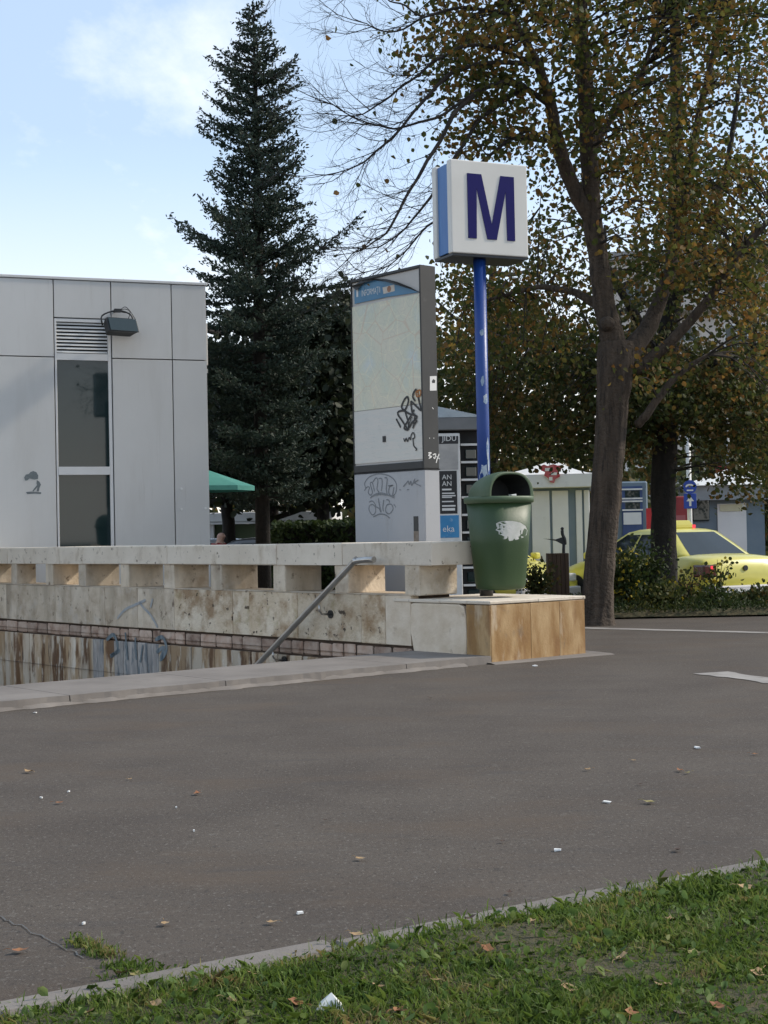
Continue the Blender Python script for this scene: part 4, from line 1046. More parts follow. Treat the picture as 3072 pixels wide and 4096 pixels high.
# ================================================================== cars
def make_car(name, label, paint, F, taxi=False, cat='car', group=None):
    c = empty(name, F, label, cat, group)
    # body shell: x forward, y left
    st = [(-2.13, .60, .70, .72, .36, .70), (-2.10, .70, .80, .80, .30, .93), (-1.98, .74, .845, .82, .24, 1.00), (-1.55, .77, .86, .83, .22, 1.035), (-1.10, .78, .865, .83, .21, 1.02),
          (0, .78, .868, .835, .20, .985), (.95, .78, .865, .82, .21, .975), (1.35, .77, .855, .78, .22, .93), (1.80, .74, .83, .70, .24, .84), (2.05, .66, .76, .58, .30, .72), (2.13, .52, .62, .45, .38, .58)]
    rings = []
    for (x_, ws, wm, wt, zb_, zt3) in st:
        zm_ = zb_ + (zt3 - zb_) * .45
        h = [(0, zb_), (ws * .8, zb_), (ws, zb_ + .05), (wm, zm_), (wm * .99, zm_ + (zt3 - zm_) * .5), (wt, zt3 - .06), (wt * .90, zt3 - .008), (wt * .5, zt3 + .02), (0, zt3 + .028)]
        rings.append([(x_, y_, z_) for y_, z_ in h] + [(x_, -y_, z_) for y_, z_ in h[-2:0:-1]])
    MB().loft(rings).build('body', paint, c, smooth=True)
    # cabin
    def cab(t_):
        xr, xf = -1.62 + .78 * t_ ** 1.0, 1.12 - .98 * t_
        w = .80 - .235 * t_ ** 1.3
        return xr, xf, w
    rg = []
    ts_ = [0, .25, .5, .75, .92, 1.0]
    for t_ in ts_:
        xr, xf, w = cab(t_); z_ = .95 + .52 * t_ - (.0 if t_ < 1 else .0)
        if t_ == 1.0: xr += .1; xf -= .1; w -= .07; z_ += .0
        q = .10
        pts_ = [(xf, w - q * 1.6), (xf - q, w - q * .25), (xf - q * 2.4, w), ((xf + xr) / 2, w + .012), (xr + q * 2.4, w), (xr + q, w - q * .25), (xr, w - q * 1.6), (xr - .02, 0)]
        rg.append([(x_, y_, z_) for x_, y_ in pts_] + [(x_, -y_, z_) for x_, y_ in pts_[-2::-1]] + [(xf + .02, 0, z_)])
    top = [(x_ * .6 - .12, y_ * .6, z_ + .018) for x_, y_, z_ in rg[-1]]
    rg.append(top)
    MB().loft(rg).build('cabin', paint, c, smooth=True)
    def pane(nm, fn, a0, a1, t0, t1, na=5, nt_=3, m=M['carglass']):
        vs = []
        for j in range(nt_ + 1):
            for i in range(na + 1):
                vs.append(fn(a0 + (a1 - a0) * i / na, t0 + (t1 - t0) * j / nt_))
        return MB().add(vs, [(j * (na + 1) + i, j * (na + 1) + i + 1, (j + 1) * (na + 1) + i + 1, (j + 1) * (na + 1) + i) for j in range(nt_) for i in range(na)]).build(nm, m, c)
    def side_fn(sgn):
        def f(a, t_):
            xr, xf, w = cab(t_); x_ = (xf - .20) + ((xr + .25) - (xf - .20)) * a
            return (x_, sgn * (w + .014), .95 + .52 * t_)
        return f
    for sg in (1, -1):
        pane('side_window', side_fn(sg), .02, .46, .12, .84); pane('side_window', side_fn(sg), .50, .93, .12, .84)
        for a in (.25, .73):
            f = side_fn(sg)
            p_ = f(a, 0); bh = MB().box(p_[0] - .07, p_[0] + .07, sg * .855 - .012, sg * .855 + .018, .80, .825).build('door_handle', paint, c)
        MB().box(.80, .95, sg * .88 - .06, sg * .88 + .06, .98, 1.10).build('wing_mirror', paint, c, bevel=.03, seg=2)
    def rear_fn(b3, t_):
        xr, xf, w = cab(t_); return (xr - .026 + .02 * abs(b3) , b3 * (w - .19), .95 + .52 * t_)
    def front_fn(b3, t_):
        xr, xf, w = cab(t_); return (xf + .026 - .02 * abs(b3), b3 * (w - .17), .95 + .52 * t_)
    pane('rear_window', rear_fn, -1, 1, .18, .90); pane('windscreen', front_fn, -1, 1, .10, .90)
    for sg in (1, -1):
        tl = MB().box(-2.135, -1.86, sg * .60, sg * .855, .70, .90).build('tail_light', M['redlens'], c, bevel=.03, seg=2)
        if taxi: MB().box(-2.142, -2.12, sg * .66, sg * .72, .83, .88).build('lit_bulb', M['redlit'], tl)
        MB().box(1.78, 2.09, sg * .45, sg * .70, .60, .74).build('headlight', M['whitepaint'], c, bevel=.03, seg=2)
    MB().box(-2.20, -2.02, -.80, .80, .32, .56).build('rear_bumper', M['bumper'] if taxi else paint, c, bevel=.05, seg=3)
    MB().box(1.98, 2.19, -.72, .72, .28, .52).build('front_bumper', M['bumper'] if taxi else paint, c, bevel=.05, seg=3)
    MB().box(-2.215, -2.20, -.26, .26, .38, .50).build('number_plate', M['whitepaint'], c)
    mk = MB().tube([(-2.12, 0, .83), (-2.14, 0, .83)], .045, 14).build('boot_badge', M['black'], c)
    for x_ in (-1.32, 1.30):
        for sg in (1, -1):
            wh = MB().loft([[(x_ + .31 * r_ * math.cos(a), sg * yy, .31 + .31 * r_ * math.sin(a)) for a in [2 * math.pi * k / 24 for k in range(24)]] for yy, r_ in ((.66, .9), (.68, 1), (.83, 1), (.855, .92), (.855, .68))]).build('tyre', M['tyre'], c)
            MB().tube([(x_, sg * .80, .31), (x_, sg * .865, .31)], .20, 18).build('rim', M['rim'], wh)
            MB().tube([(x_, sg * .70, .34), (x_, sg * .866, .34)], .365, 24).build('wheel_arch', M['blackmatt'], c)
    if taxi:
        rl = MB().loft([[(-.55 + sx_ * .07 * s3, sy * .22 * s3, 1.485 + h3) for sx_, sy in ((-1, -1), (1, -1), (1, 1), (-1, 1))] for h3, s3 in ((0, 1), (.06, .98), (.13, .72))]).build('roof_lamp', M['yellow'], c, bevel=.01)
        MB().box(-.62, -.50, .20, .27, 1.49, 1.54).build('green_lamp', M['greenlit'], rl)
        MB().box(-.62, -.50, -.27, -.20, 1.49, 1.54).build('red_lamp', M['redlit'], rl)
    return c
cp = P(2822, 2440, 23.5)
hd_ = math.atan2(.88, -.475)
org = Vector((cp.x, cp.y, ZR)) + Vector((math.cos(hd_), math.sin(hd_), 0)) * 2.13 + Vector((math.sin(hd_), -math.cos(hd_), 0)) * .84
make_car('taxi', 'yellow taxi saloon seen from behind, parked beyond the shrubs on the right', M['yellow'], frame(org, hd_), True, 'taxi')
cp2 = P(2192, 2440, 25.5)
make_car('taxi', 'yellow taxi whose front end shows just right of the green bin', M['yellow'], frame(Vector((cp2.x - 1.25, cp2.y + 1.9, ZR)), math.radians(-52)), True, 'taxi')
rd = mat('red_car_paint', (.20, .012, .012), (.24, .016, .016), rough=.3, coat=.5)
sv = mat('silver_car_paint', (.34, .345, .35), (.38, .38, .385), rough=.3, metal=.4, coat=.4)
dk = mat('dark_car_paint', (.02, .022, .026), (.028, .03, .034), rough=.3, coat=.5)
for (px, d, m_, lab) in ((1290, 33.0, rd, 'dark red car whose roof shows above the balustrade left of the map totem'), (1130, 29.5, dk, 'black car whose roof shows above the balustrade under the conifer'), (955, 33.5, sv, 'silver car whose roof shows beside the bald man')):
    q = P(px, 2440, d)
    make_car('parked_car', lab, m_, frame(Vector((q.x, q.y, ZR - .02)), math.radians(random.uniform(-8, 8))), False, 'car', 'cars parked behind the station entrance')

# ================================================================== terrace behind the conifer
tp_ = P(1060, 2200, 37)
FTE = frame(Vector((tp_.x, tp_.y, ZR)), math.radians(-3))
te = empty('terrace_pavilion', FTE, 'low glazed terrace pavilion with white roof bands behind the conifer trunk', 'pavilion')
tx = lambda px, py: hit(px, py, FTE, 0)
xA, xB = tx(780, 2100).x, tx(1330, 2100).x
za, zb_, zc2, zd = tx(1000, 2145).z, tx(1000, 2095).z, tx(1000, 2080).z, tx(1000, 2048).z
MB().box(xA, xB, 0.05, 3, zb_ + .06, zd).build('roof', M['whitepaint'], te, bevel=.02)
MB().box(xA, xB, .0, .06, zb_, zb_ + .05).build('white_band', M['whitepaint'], te)
MB().box(xA, xB, .3, 3, 0, zb_).build('glazing', glass_mat('terrace_glass', (.10, .13, .07), .1), te)
for px in (842, 905, 1080, 1210, 1330):
    x_ = tx(px, 2100).x; MB().box(x_ - .06, x_ + .06, .1, .28, 0, zb_).build('column', M['whitepaint'], te)

# teal parasol
up_ = P(835, 2200, 22.9)
ZR_ = ZR; ZR = 0.0
um = empty('parasol', Vector((up_.x, up_.y, ZR)), 'teal green parasol showing right of the grey building', 'parasol')
ZR = 0.0; zt4, zb4 = P(850, 1905, 22.9).z - ZR, P(1000, 1944, 22.9).z - ZR
rw = P(1018, 1946, 22.9).x - up_.x
teal = mat('teal_canvas', (.05, .22, .19), (.07, .26, .22), scale=3, rough=.8)
for k in range(8):
    a0_, a1_ = 2 * math.pi * k / 8, 2 * math.pi * (k + 1) / 8
    MB().add([(0, 0, zt4 + .1), (rw * math.cos(a0_), rw * math.sin(a0_), zb4), (rw * math.cos(a1_), rw * math.sin(a1_), zb4), (rw * math.cos(a0_), rw * math.sin(a0_), zb4 - .07), (rw * math.cos(a1_), rw * math.sin(a1_), zb4 - .07)], [(0, 1, 2), (1, 3, 4, 2)]).build('canopy_panel', teal, um)
    MB().tube([(0, 0, zt4 + .06), (rw * .97 * math.cos(a0_), rw * .97 * math.sin(a0_), zb4 - .02)], .012, 5).build('rib', M['char'], um)
MB().tube([(0, 0, 0), (0, 0, zt4 + .16)], .025, 8).build('pole', M['char'], um)
MB().box(-.25, .25, -.25, .25, 0, .08).build('base', M['concrete'], um, bevel=.02)
ZR = ZR_

# brown box with a black curved fitting beside the bin
qp = P(2232, 2330, 20.0)
bb_ = empty('wooden_planter_box', Vector((qp.x, qp.y, .05)), 'dark brown box with a black hooked iron post beside the green bin', 'box')
zt5 = P(2232, 2213, 20).z - .05
br_ = mat('dark_brown_wood', (.05, .025, .012), (.085, .045, .02), scale=4, stretch=(6, 6, .4), rough=.7)
for k in range(5):
    MB().box(-.14 + .056 * k, -.087 + .056 * k, -.13, .13, 0, zt5).build('board', br_, bb_, bevel=.004)
zt6 = P(2255, 2112, 20).z - .05
MB().tube(smooth_pts([(.085, 0, 0), (.085, 0, zt5 + .05), (.105, 0, zt5 + .12), (.10, 0, zt5 + .19), (.075, 0, zt5 + .25), (.072, 0, zt6 - .03)], 4), [.022] * 21, 8).build('iron_post', M['black'], bb_, smooth=True)
mb = MB(); mb.loft([[(.072 + r_ * math.cos(a), r_ * math.sin(a), zt6 - .03 + h_) for a in [2 * math.pi * k / 10 for k in range(10)]] for h_, r_ in ((0, .010), (.012, .022), (.03, .022), (.042, .008))]); mb.build('finial', M['black'], bb_, smooth=True)
MB().add([(.09, -.01, zt5 + .22), (-.02, -.01, zt5 + .185), (-.19, -.01, zt5 + .20), (-.02, -.01, zt5 + .165), (.10, -.01, zt5 + .10), (.09, .01, zt5 + .22), (-.02, .01, zt5 + .185), (-.19, .01, zt5 + .20), (-.02, .01, zt5 + .165), (.10, .01, zt5 + .10)],
         [(0, 1, 3, 4), (1, 2, 3), (9, 8, 6, 5), (8, 7, 6), (0, 5, 6, 1), (1, 6, 7, 2), (2, 7, 8, 3), (3, 8, 9, 4)]).build('iron_arm', M['black'], bb_)

# ================================================================== bald man beyond the balustrade
mp_ = P(880, 2200, 31.0)
pm = bpy.data.meshes.new('person')
zf = ZR - .15
H = (P(880, 2128, 31).z - zf) * 1.035
J = {'pel': (0, 0, .52), 'waist': (0, 0, .60), 'chest': (0, 0, .74), 'neck': (0, 0, .845), 'head': (.012, 0, .905), 'crown': (.008, 0, .962),
     'shl': (0, .105, .805), 'ell': (.01, .135, .62), 'wrl': (.05, .13, .48), 'hal': (.06, .125, .43), 'shr': (0, -.105, .805), 'elr': (.01, -.135, .62), 'wrr': (.05, -.13, .48), 'har': (.06, -.125, .43),
     'hil': (0, .055, .50), 'knl': (.02, .06, .275), 'anl': (-.01, .06, .045), 'tol': (.09, .065, .02), 'hir': (0, -.055, .50), 'knr': (.02, -.06, .275), 'anr': (-.01, -.06, .045), 'tor': (.09, -.065, .02), 'chin': (.045, 0, .885), 'nose': (.075, 0, .918)}
R = {'pel': .085, 'waist': .082, 'chest': .095, 'neck': .036, 'head': .052, 'crown': .042, 'shl': .046, 'ell': .03, 'wrl': .021, 'hal': .024, 'shr': .046, 'elr': .03, 'wrr': .021, 'har': .024,
     'hil': .06, 'knl': .042, 'anl': .028, 'tol': .022, 'hir': .06, 'knr': .042, 'anr': .028, 'tor': .022, 'chin': .028, 'nose': .010}
ks = list(J); ix = {k: i for i, k in enumerate(ks)}
E = [('pel', 'waist'), ('waist', 'chest'), ('chest', 'neck'), ('neck', 'head'), ('head', 'crown'), ('head', 'chin'), ('head', 'nose'), ('chest', 'shl'), ('shl', 'ell'), ('ell', 'wrl'), ('wrl', 'hal'), ('chest', 'shr'), ('shr', 'elr'), ('elr', 'wrr'), ('wrr', 'har'),
     ('pel', 'hil'), ('hil', 'knl'), ('knl', 'anl'), ('anl', 'tol'), ('pel', 'hir'), ('hir', 'knr'), ('knr', 'anr'), ('anr', 'tor')]
pm.from_pydata([tuple(Vector(J[k]) * H) for k in ks], [(ix[a], ix[c]) for a, c in E], [])
po = bpy.data.objects.new('person', pm); COL.objects.link(po)
md = po.modifiers.new('skin', 'SKIN'); sd = po.modifiers.new('sub', 'SUBSURF'); sd.levels = sd.render_levels = 2
for k in ks:
    v_ = pm.skin_vertices[0].data[ix[k]] if pm.skin_vertices else None
    if v_: v_.radius = (R[k] * H, R[k] * H); v_.use_root = (k == 'pel')
if not pm.skin_vertices:
    bm_ = bmesh.new(); bm_.from_mesh(pm); lay = bm_.verts.layers.skin.verify()
    bm_.verts.ensure_lookup_table()
    for k in ks:
        sv_ = bm_.verts[ix[k]][lay]; sv_.radius = (R[k] * H, R[k] * H); sv_.use_root = (k == 'pel')
    bm_.to_mesh(pm); bm_.free()
bpy.context.view_layer.update()
me2 = bpy.data.meshes.new_from_object(po.evaluated_get(bpy.context.evaluated_depsgraph_get()))
bpy.data.objects.remove(po)
me2.materials.clear()
po = link('person', me2, [mat('skin', (.50, .30, .22), (.55, .34, .25), scale=8, rough=.5), mat('red_shirt', (.32, .02, .02), (.38, .03, .03), rough=.8), mat('dark_trousers', (.02, .02, .03), (.03, .03, .04), rough=.9)], smooth=True)
for p_ in me2.polygons:
    z_ = p_.center.z / H
    armz = abs(p_.center.y / H) > .11 and z_ < .66
    p_.material_index = 0 if (z_ > .835 or armz) else (1 if z_ > .52 else 2)
po.matrix_world = frame(Vector((mp_.x, mp_.y, zf)), math.radians(-20))
tag(po, 'bald man in a red shirt, only his head above the balustrade beside the grey building', 'person')

# ================================================================== apartment block far behind on the right
ap = P(2250, 2200, 95)
FA = frame(Vector((ap.x, ap.y, ZR)), math.radians(-10))
ab = empty('apartment_block', FA, 'pale pink beige apartment block showing through the trees on the right', 'building')
ax = lambda px, py: hit(px, py, FA, 0)
aX0, aX1 = ax(2430, 2000).x, ax(3500, 2000).x
aH = ax(2900, 1020).z
wallm = mat('pale_render', (.52, .46, .41), (.58, .52, .46), scale=.3, rough=.9, layers=[((.4, .35, .3), .6, (1, 1, .3), .55, .75, .4)])
MB().box(aX0, aX1, 0, 12, 0, aH).build('wall', wallm, ab)
MB().box(aX0 - .3, aX1 + .3, -.3, 12.3, aH, aH + .5).build('roof', mat('roof_grey', (.25, .24, .23), (.3, .29, .28), rough=.8), ab)
nst_ = int(aH / 2.9)
for i in range(nst_):
    z_ = 1.1 + 2.9 * i
    x_ = aX0 + 1.2; k = 0
    while x_ < aX1 - 2:
        w_ = MB().box(x_, x_ + 1.5, -.06, .02, z_, z_ + 1.45).build('window', M['whitepaint'], ab)
        MB().box(x_ + .1, x_ + .7, -.075, -.055, z_ + .1, z_ + 1.35).build('pane', M['glass'], w_); MB().box(x_ + .8, x_ + 1.4, -.075, -.055, z_ + .1, z_ + 1.35).build('pane', M['glass'], w_)
        if k % 3 == 1:
            MB().box(x_ - .3, x_ + 2.6, -1.2, -.01, z_ - .6, z_ + .35).build('balcony', wallm, ab)
        x_ += 3.1; k += 1
# ================================================================== vegetation
def leaf_cloud(C, size, rs, up_bias=0.0, shape=(.42, .55), fold=.15, smin=.7, smax=1.25, axis=None, abias=0.0):
    """kite leaves at centres C (n,3); returns V, F (quads)"""
    n = len(C)
    d = rs.normal(size=(n, 3)); d[:, 2] += up_bias
    if axis is not None: d = d + axis * abias
    d /= np.linalg.norm(d, axis=1)[:, None] + 1e-9
    r = rs.normal(size=(n, 3)); s = np.cross(d, r); s /= np.linalg.norm(s, axis=1)[:, None] + 1e-9
    nn = np.cross(d, s)
    sz = (size * rs.uniform(smin, smax, n))[:, None]
    w, m = shape
    cu = (nn * sz) * rs.uniform(-.25, .25, n)[:, None]
    p0 = C - d * sz * .5
    p3 = C + d * sz * .5 + cu
    a1 = C + d * sz * (m * .55 - .5) + s * sz * w * .82 + nn * sz * fold
    a2 = C + d * sz * (m * 1.25 - .5) + s * sz * w * .80 + nn * sz * fold + cu * .4
    b1 = C + d * sz * (m * .55 - .5) - s * sz * w * .82 + nn * sz * fold
    b2 = C + d * sz * (m * 1.25 - .5) - s * sz * w * .80 + nn * sz * fold + cu * .4
    V = np.stack([p0, a1, a2, p3, b2, b1], 1).reshape(-1, 3)
    k_ = np.arange(n)[:, None] * 6
    F = np.concatenate([k_ + np.array([[0, 1, 2, 3]]), k_ + np.array([[0, 3, 4, 5]])])
    return V, F

def crown(name, C, size, m, parent, rs, **k):
    V, F = leaf_cloud(np.asarray(C), size, rs, **k)
    o = link(name, np_mesh(name, V, F), m, parent)
    o['kind'] = 'stuff'
    return o

def wob(pts, amp, seed, n=6):
    o = smooth_pts(pts, n)
    for i, p in enumerate(o):
        if 0 < i < len(o) - 1:
            p += Vector((mnoise.noise(Vector((i * .35, seed, 0))), mnoise.noise(Vector((i * .35, seed, 5))), mnoise.noise(Vector((i * .35, seed, 9))))) * amp
    return o

def bark_tube(mb, pts, rr, seed, n=44):
    rings = []
    for i, p in enumerate(pts):
        ring_ = []
        for k in range(n):
            a = 2 * math.pi * k / n
            q = Vector((math.cos(a) * 3.4, math.sin(a) * 3.4, p.z * .55))
            rid = 1 - abs(mnoise.noise(q * 1.9)) * 2
            r_ = rr[i] * (1 + .06 * mnoise.noise(q * .5)) + .020 * (rid - .4) + .008 * mnoise.noise(Vector((q.x * 3, q.y * 3, p.z * 2.5)))
            ring_.append((p.x + math.cos(a) * r_, p.y + math.sin(a) * r_, p.z))
        rings.append(ring_)
    mb.loft(rings)
    return pts

def limb(mb, spec, n=10, seed=0, amp=.02, sub=6):
    """spec: (px, py, depth, radius)"""
    pts = wob([P(a, b, d) for a, b, d, r in spec], amp, seed, sub)
    rr = smooth_pts([Vector((r, 0)) for *_, r in spec], sub)
    if amp == .012: return bark_tube(mb, pts, [v.x for v in rr], seed)
    rl = [max(.003, v.x * (1 + .10 * mnoise.noise(Vector((i * .6, seed, 2))))) for i, v in enumerate(rr)]
    mb.tube(pts, rl, n)
    return pts

def twigs(mb, start, dirn, L, r, lev, rs, droop=0.0, curl=0.25, leaves=None, lp=0.0):
    """recursive bare branchlet"""
    n = 5; pts = [Vector(start)]; d = Vector(dirn).normalized()
    for i in range(n):
        d = (d + Vector(rs.normal(size=3)) * .16 + Vector((0, 0, curl * (i / n) - droop)) * .35).normalized()
        pts.append(pts[-1] + d * L / n)
    mb.tube(pts, [r * (1 - .75 * i / n) for i in range(n + 1)], 4 if lev else 3, cap=False)
    if leaves is not None and rs.random() < lp: leaves.append(tuple(pts[-1]))
    if lev > 0:
        k = 4 if lev > 1 else 5
        for i in range(k):
            j = 1 + int(rs.random() * n * .95)
            base = pts[min(j, n)]
            t = (pts[min(j, n)] - pts[max(j - 1, 0)]).normalized()
            side = t.cross(Vector((rs.normal(), rs.normal() , rs.normal()))).normalized()
            twigs(mb, base, t * .75 + side * .65, L * rs.uniform(.4, .62), r * .5, lev - 1, rs, droop, curl, leaves, lp)

def nearest(pts, p):
    return min(pts, key=lambda q: (q - p).length_squared)

def scatter_clusters(boxes, rs, limbs, mbt, per, rad, connect=.6, gap=None, flat=.6):
    """boxes: (x0,x1,y0,y1,d0,d1,count) in view space; returns leaf centres, grows thin twigs to the limbs"""
    C = []
    for (x0, x1, y0, y1, d0, d1, cnt) in boxes:
        k = 0
        while k < cnt:
            px, py, d = rs.uniform(x0, x1), rs.uniform(y0, y1), rs.uniform(d0, d1)
            k += 1
            if gap is not None and mnoise.noise(Vector((px / 330., py / 300., gap))) > .38: continue
            c = P(px, py, d)
            m = int(per * rs.uniform(.6, 1.4))
            off = rs.normal(size=(m, 3)) * rad * np.array([1, 1, flat])
            C.append(np.array(c) + off)
            if limbs and rs.random() < connect:
                q = nearest(limbs, c)
                if (q - c).length < 4.0:
                    mid = (q + c) / 2 + Vector((0, 0, .12 * (q - c).length))
                    L_ = (q - c).length
                    mbt.tube(smooth_pts([q, mid, c, c + (c - mid) * .25], 3), [.006 + .006 * L_, .006 + .005 * L_, .006 + .004 * L_, .007, .006, .006, .005, .005, .004, .003], 4, cap=False)
    return np.concatenate(C)

autumn = leaf_mat('autumn_leaves', [(.05, (.045, .060, .016)), (.40, (.075, .090, .022)), (.54, (.115, .105, .028)), (.66, (.21, .105, .030)), (.80, (.23, .15, .034)), (.95, (.40, .31, .07))], trans=.5)
olive = leaf_mat('dull_olive_leaves', [(.05, (.030, .044, .014)), (.5, (.060, .072, .021)), (.72, (.12, .082, .025)), (.95, (.22, .115, .036))], trans=.48)
darkgreen = leaf_mat('dark_evergreen_leaves', [(0, (.010, .016, .008)), (.6, (.020, .028, .012)), (1, (.042, .046, .018))], trans=.2)
needle = leaf_mat('conifer_needles', [(0, (.020, .034, .026)), (.5, (.032, .050, .036)), (1, (.060, .076, .048))], trans=.18)
shrubm = leaf_mat('shrub_leaves', [(0, (.020, .032, .010)), (.5, (.035, .055, .014)), (.8, (.07, .075, .02)), (1, (.16, .14, .03))], trans=.35)
yflow = leaf_mat('yellow_flowers', [(0, (.35, .26, .02)), (1, (.55, .42, .04))], trans=.3)

# ---- big tree at the plaza edge
rs = np.random.default_rng(5)
D1 = 16.7
bt = empty('street_tree', ground(2390, 2503), 'big autumn tree with a thick brown trunk rising right of the plinth', 'tree')
mb = MB()
tr = limb(mb, [(2386, 2512, D1, .25), (2390, 2470, D1, .185), (2398, 2300, D1, .163), (2425, 2000, D1, .160), (2450, 1650, D1, .172), (2465, 1450, D1, .205), (2465, 1370, D1, .19)], 18, 1, .012, 12)
LM = []
LM += limb(mb, [(2465, 1420, D1, .15), (2425, 1250, 16.65, .125), (2395, 1050, 16.6, .112), (2368, 850, 16.5, .105), (2355, 600, 16.45, .095), (2338, 300, 16.4, .085), (2318, 0, 16.4, .075), (2300, -420, 16.3, .05)], 12, 2)
LM += limb(mb, [(2370, 900, 16.5, .08), (2300, 760, 16.4, .085), (2240, 610, 16.2, .08), (2205, 430, 16.0, .065), (2150, 260, 15.8, .05), (2040, 60, 15.6, .035), (1930, -120, 15.4, .02)], 10, 3)
LM += limb(mb, [(2490, 1440, D1, .13), (2580, 1330, 16.9, .105), (2640, 1200, 17.1, .085), (2690, 1040, 17.3, .075), (2740, 800, 17.5, .06), (2800, 450, 17.7, .045), (2890, 60, 18, .03)], 10, 4)
LM += limb(mb, [(2540, 1480, D1, .07), (2680, 1370, 16.6, .06), (2830, 1200, 16.5, .05), (2960, 1010, 16.4, .042), (3100, 860, 16.3, .03)], 8, 5)
LM += limb(mb, [(2420, 1250, 16.7, .055), (2320, 1180, 16.9, .045), (2180, 1150, 17.2, .035), (2020, 1180, 17.4, .024), (1860, 1230, 17.6, .014)], 8, 6)
LM += limb(mb, [(2550, 1700, D1, .05), (2600, 1640, 16.6, .045), (2700, 1510, 16.6, .035), (2830, 1420, 16.6, .02)], 8, 7)
LM += limb(mb, [(2355, 620, 16.5, .05), (2440, 480, 16.8, .04), (2560, 300, 17.1, .03), (2640, 60, 17.3, .02)], 8, 8)
# knot and stub on the fork
q = P(2432, 1292, 16.47)
mb.tube([q + Vector((0, .10, 0)), q, q + Vector((.01, -.05, 0))], [.09, .075, .05], 10)
mb.build('trunk', M['bark'], bt, smooth=True)
bt.location = (0, 0, 0)
# drooping, nearly bare boughs on the left
mbt = MB(); bare_leaves = []
boughs = [[(2205, 430, 16.0, .035), (2050, 330, 15.7, .03), (1890, 380, 15.3, .025), (1760, 560, 15.0, .02), (1640, 760, 14.8, .015), (1545, 930, 14.7, .011), (1440, 1005, 14.6, .006)],
          [(2150, 260, 15.8, .03), (1960, 250, 15.4, .024), (1800, 300, 15.2, .02), (1680, 420, 15.0, .016), (1560, 560, 14.9, .012), (1430, 660, 14.8, .008), (1320, 700, 14.7, .004)],
          [(2150, 260, 15.8, .025), (1930, 180, 15.3, .02), (1760, 230, 15.1, .016), (1620, 340, 15.0, .012), (1480, 440, 14.9, .008), (1350, 470, 14.8, .004)],
          [(2040, 60, 15.6, .02), (1850, 30, 15.3, .016), (1700, 70, 15.1, .012), (1560, 130, 15.0, .008), (1450, 90, 14.9, .004)],
          [(2100, 350, 15.9, .03), (1960, 440, 15.6, .025), (1850, 580, 15.4, .02), (1740, 760, 15.2, .016), (1640, 890, 15.1, .011), (1520, 985, 15.0, .007), (1390, 990, 14.9, .004)],
          [(2180, 560, 16.1, .025), (2040, 560, 15.9, .02), (1900, 680, 15.7, .016), (1790, 830, 15.5, .013), (1660, 960, 15.4, .009), (1560, 1060, 15.3, .006), (1450, 1090, 15.2, .004)],
          [(1890, 380, 15.3, .018), (1740, 470, 15.1, .014), (1580, 510, 15.0, .010), (1440, 480, 14.9, .007), (1310, 410, 14.9, .003)],
          [(1700, 70, 15.1, .012), (1600, 20, 15.1, .009), (1500, -40, 15.0, .005), (1420, -60, 15.0, .003)]]
for bi, sp in enumerate(boughs):
    pts = limb(mbt, sp, 6, 20 + bi, .03, 5)
    if bi < 6: LM += pts[:14]
    for j in range(8, len(pts), 1):
        if rs.random() < .80:
            t = (pts[j] - pts[j - 1]).normalized()
            side = Vector((-.6 + rs.normal() * .4, rs.normal() * .5, rs.normal() * .5 - .05))
            twigs(mbt, pts[j], t * .6 + side * .8, rs.uniform(.4, .85), .0058, 2, rs, droop=.06, curl=.55, leaves=bare_leaves, lp=.012)
mbt.build('bare_twigs', M['twig'], bt)['kind'] = 'stuff'
mbl = MB()
C = scatter_clusters([(1700, 2330, -330, 330, 14.9, 17.0, 210), (1840, 2250, 300, 620, 15.3, 17.0, 70), (2250, 3150, -330, 480, 15.4, 18.6, 225), (2380, 3150, 400, 1100, 15.6, 18.6, 210), (2550, 3130, 1050, 1560, 15.8, 18.0, 75), (1790, 2330, 1060, 1420, 16.8, 18.4, 60), (2150, 2420, 560, 1100, 16.6, 18.0, 26)],
                     rs, LM, mbl, 37, .235, .9, gap=1.7)
mbl.build('branchlets', M['twig'], bt)['kind'] = 'stuff'
crown('crown', np.concatenate([C, np.array(bare_leaves) if bare_leaves else C[:1]]), .066, autumn, bt, rs, up_bias=-.5, smin=.5, shape=(.46, .5))

# ---- dark second tree behind it
rs = np.random.default_rng(6)
b2 = empty('street_tree', (0, 0, 0), 'tree with a straight black trunk standing behind the taxi', 'tree')
mb = MB(); D2 = 21.0
LM = limb(mb, [(2655, 2440, D2, .25), (2655, 2340, D2, .195), (2655, 2000, D2, .175), (2658, 1700, D2, .178), (2668, 1450, D2, .165), (2690, 1150, D2, .13), (2702, 800, D2, .11), (2706, 400, D2, .09), (2700, 0, D2, .07), (2700, -300, D2, .04)], 12, 31)
LM += limb(mb, [(2670, 1500, D2, .09), (2560, 1300, 20.8, .07), (2450, 1100, 20.6, .05), (2330, 900, 20.5, .03)], 8, 32)
LM += limb(mb, [(2690, 1200, D2, .08), (2800, 1000, 21.2, .06), (2900, 700, 21.4, .045), (2960, 300, 21.5, .03)], 8, 33)
LM += limb(mb, [(2670, 1600, D2, .07), (2480, 1500, 21.3, .05), (2250, 1400, 21.6, .035), (2020, 1350, 21.8, .02)], 8, 34)
LM += limb(mb, [(2670, 1550, D2, .07), (2850, 1450, 21.2, .05), (3060, 1380, 21.4, .03)], 8, 35)
mb.build('trunk', M['barkdark'], b2, smooth=True)
mbl = MB()
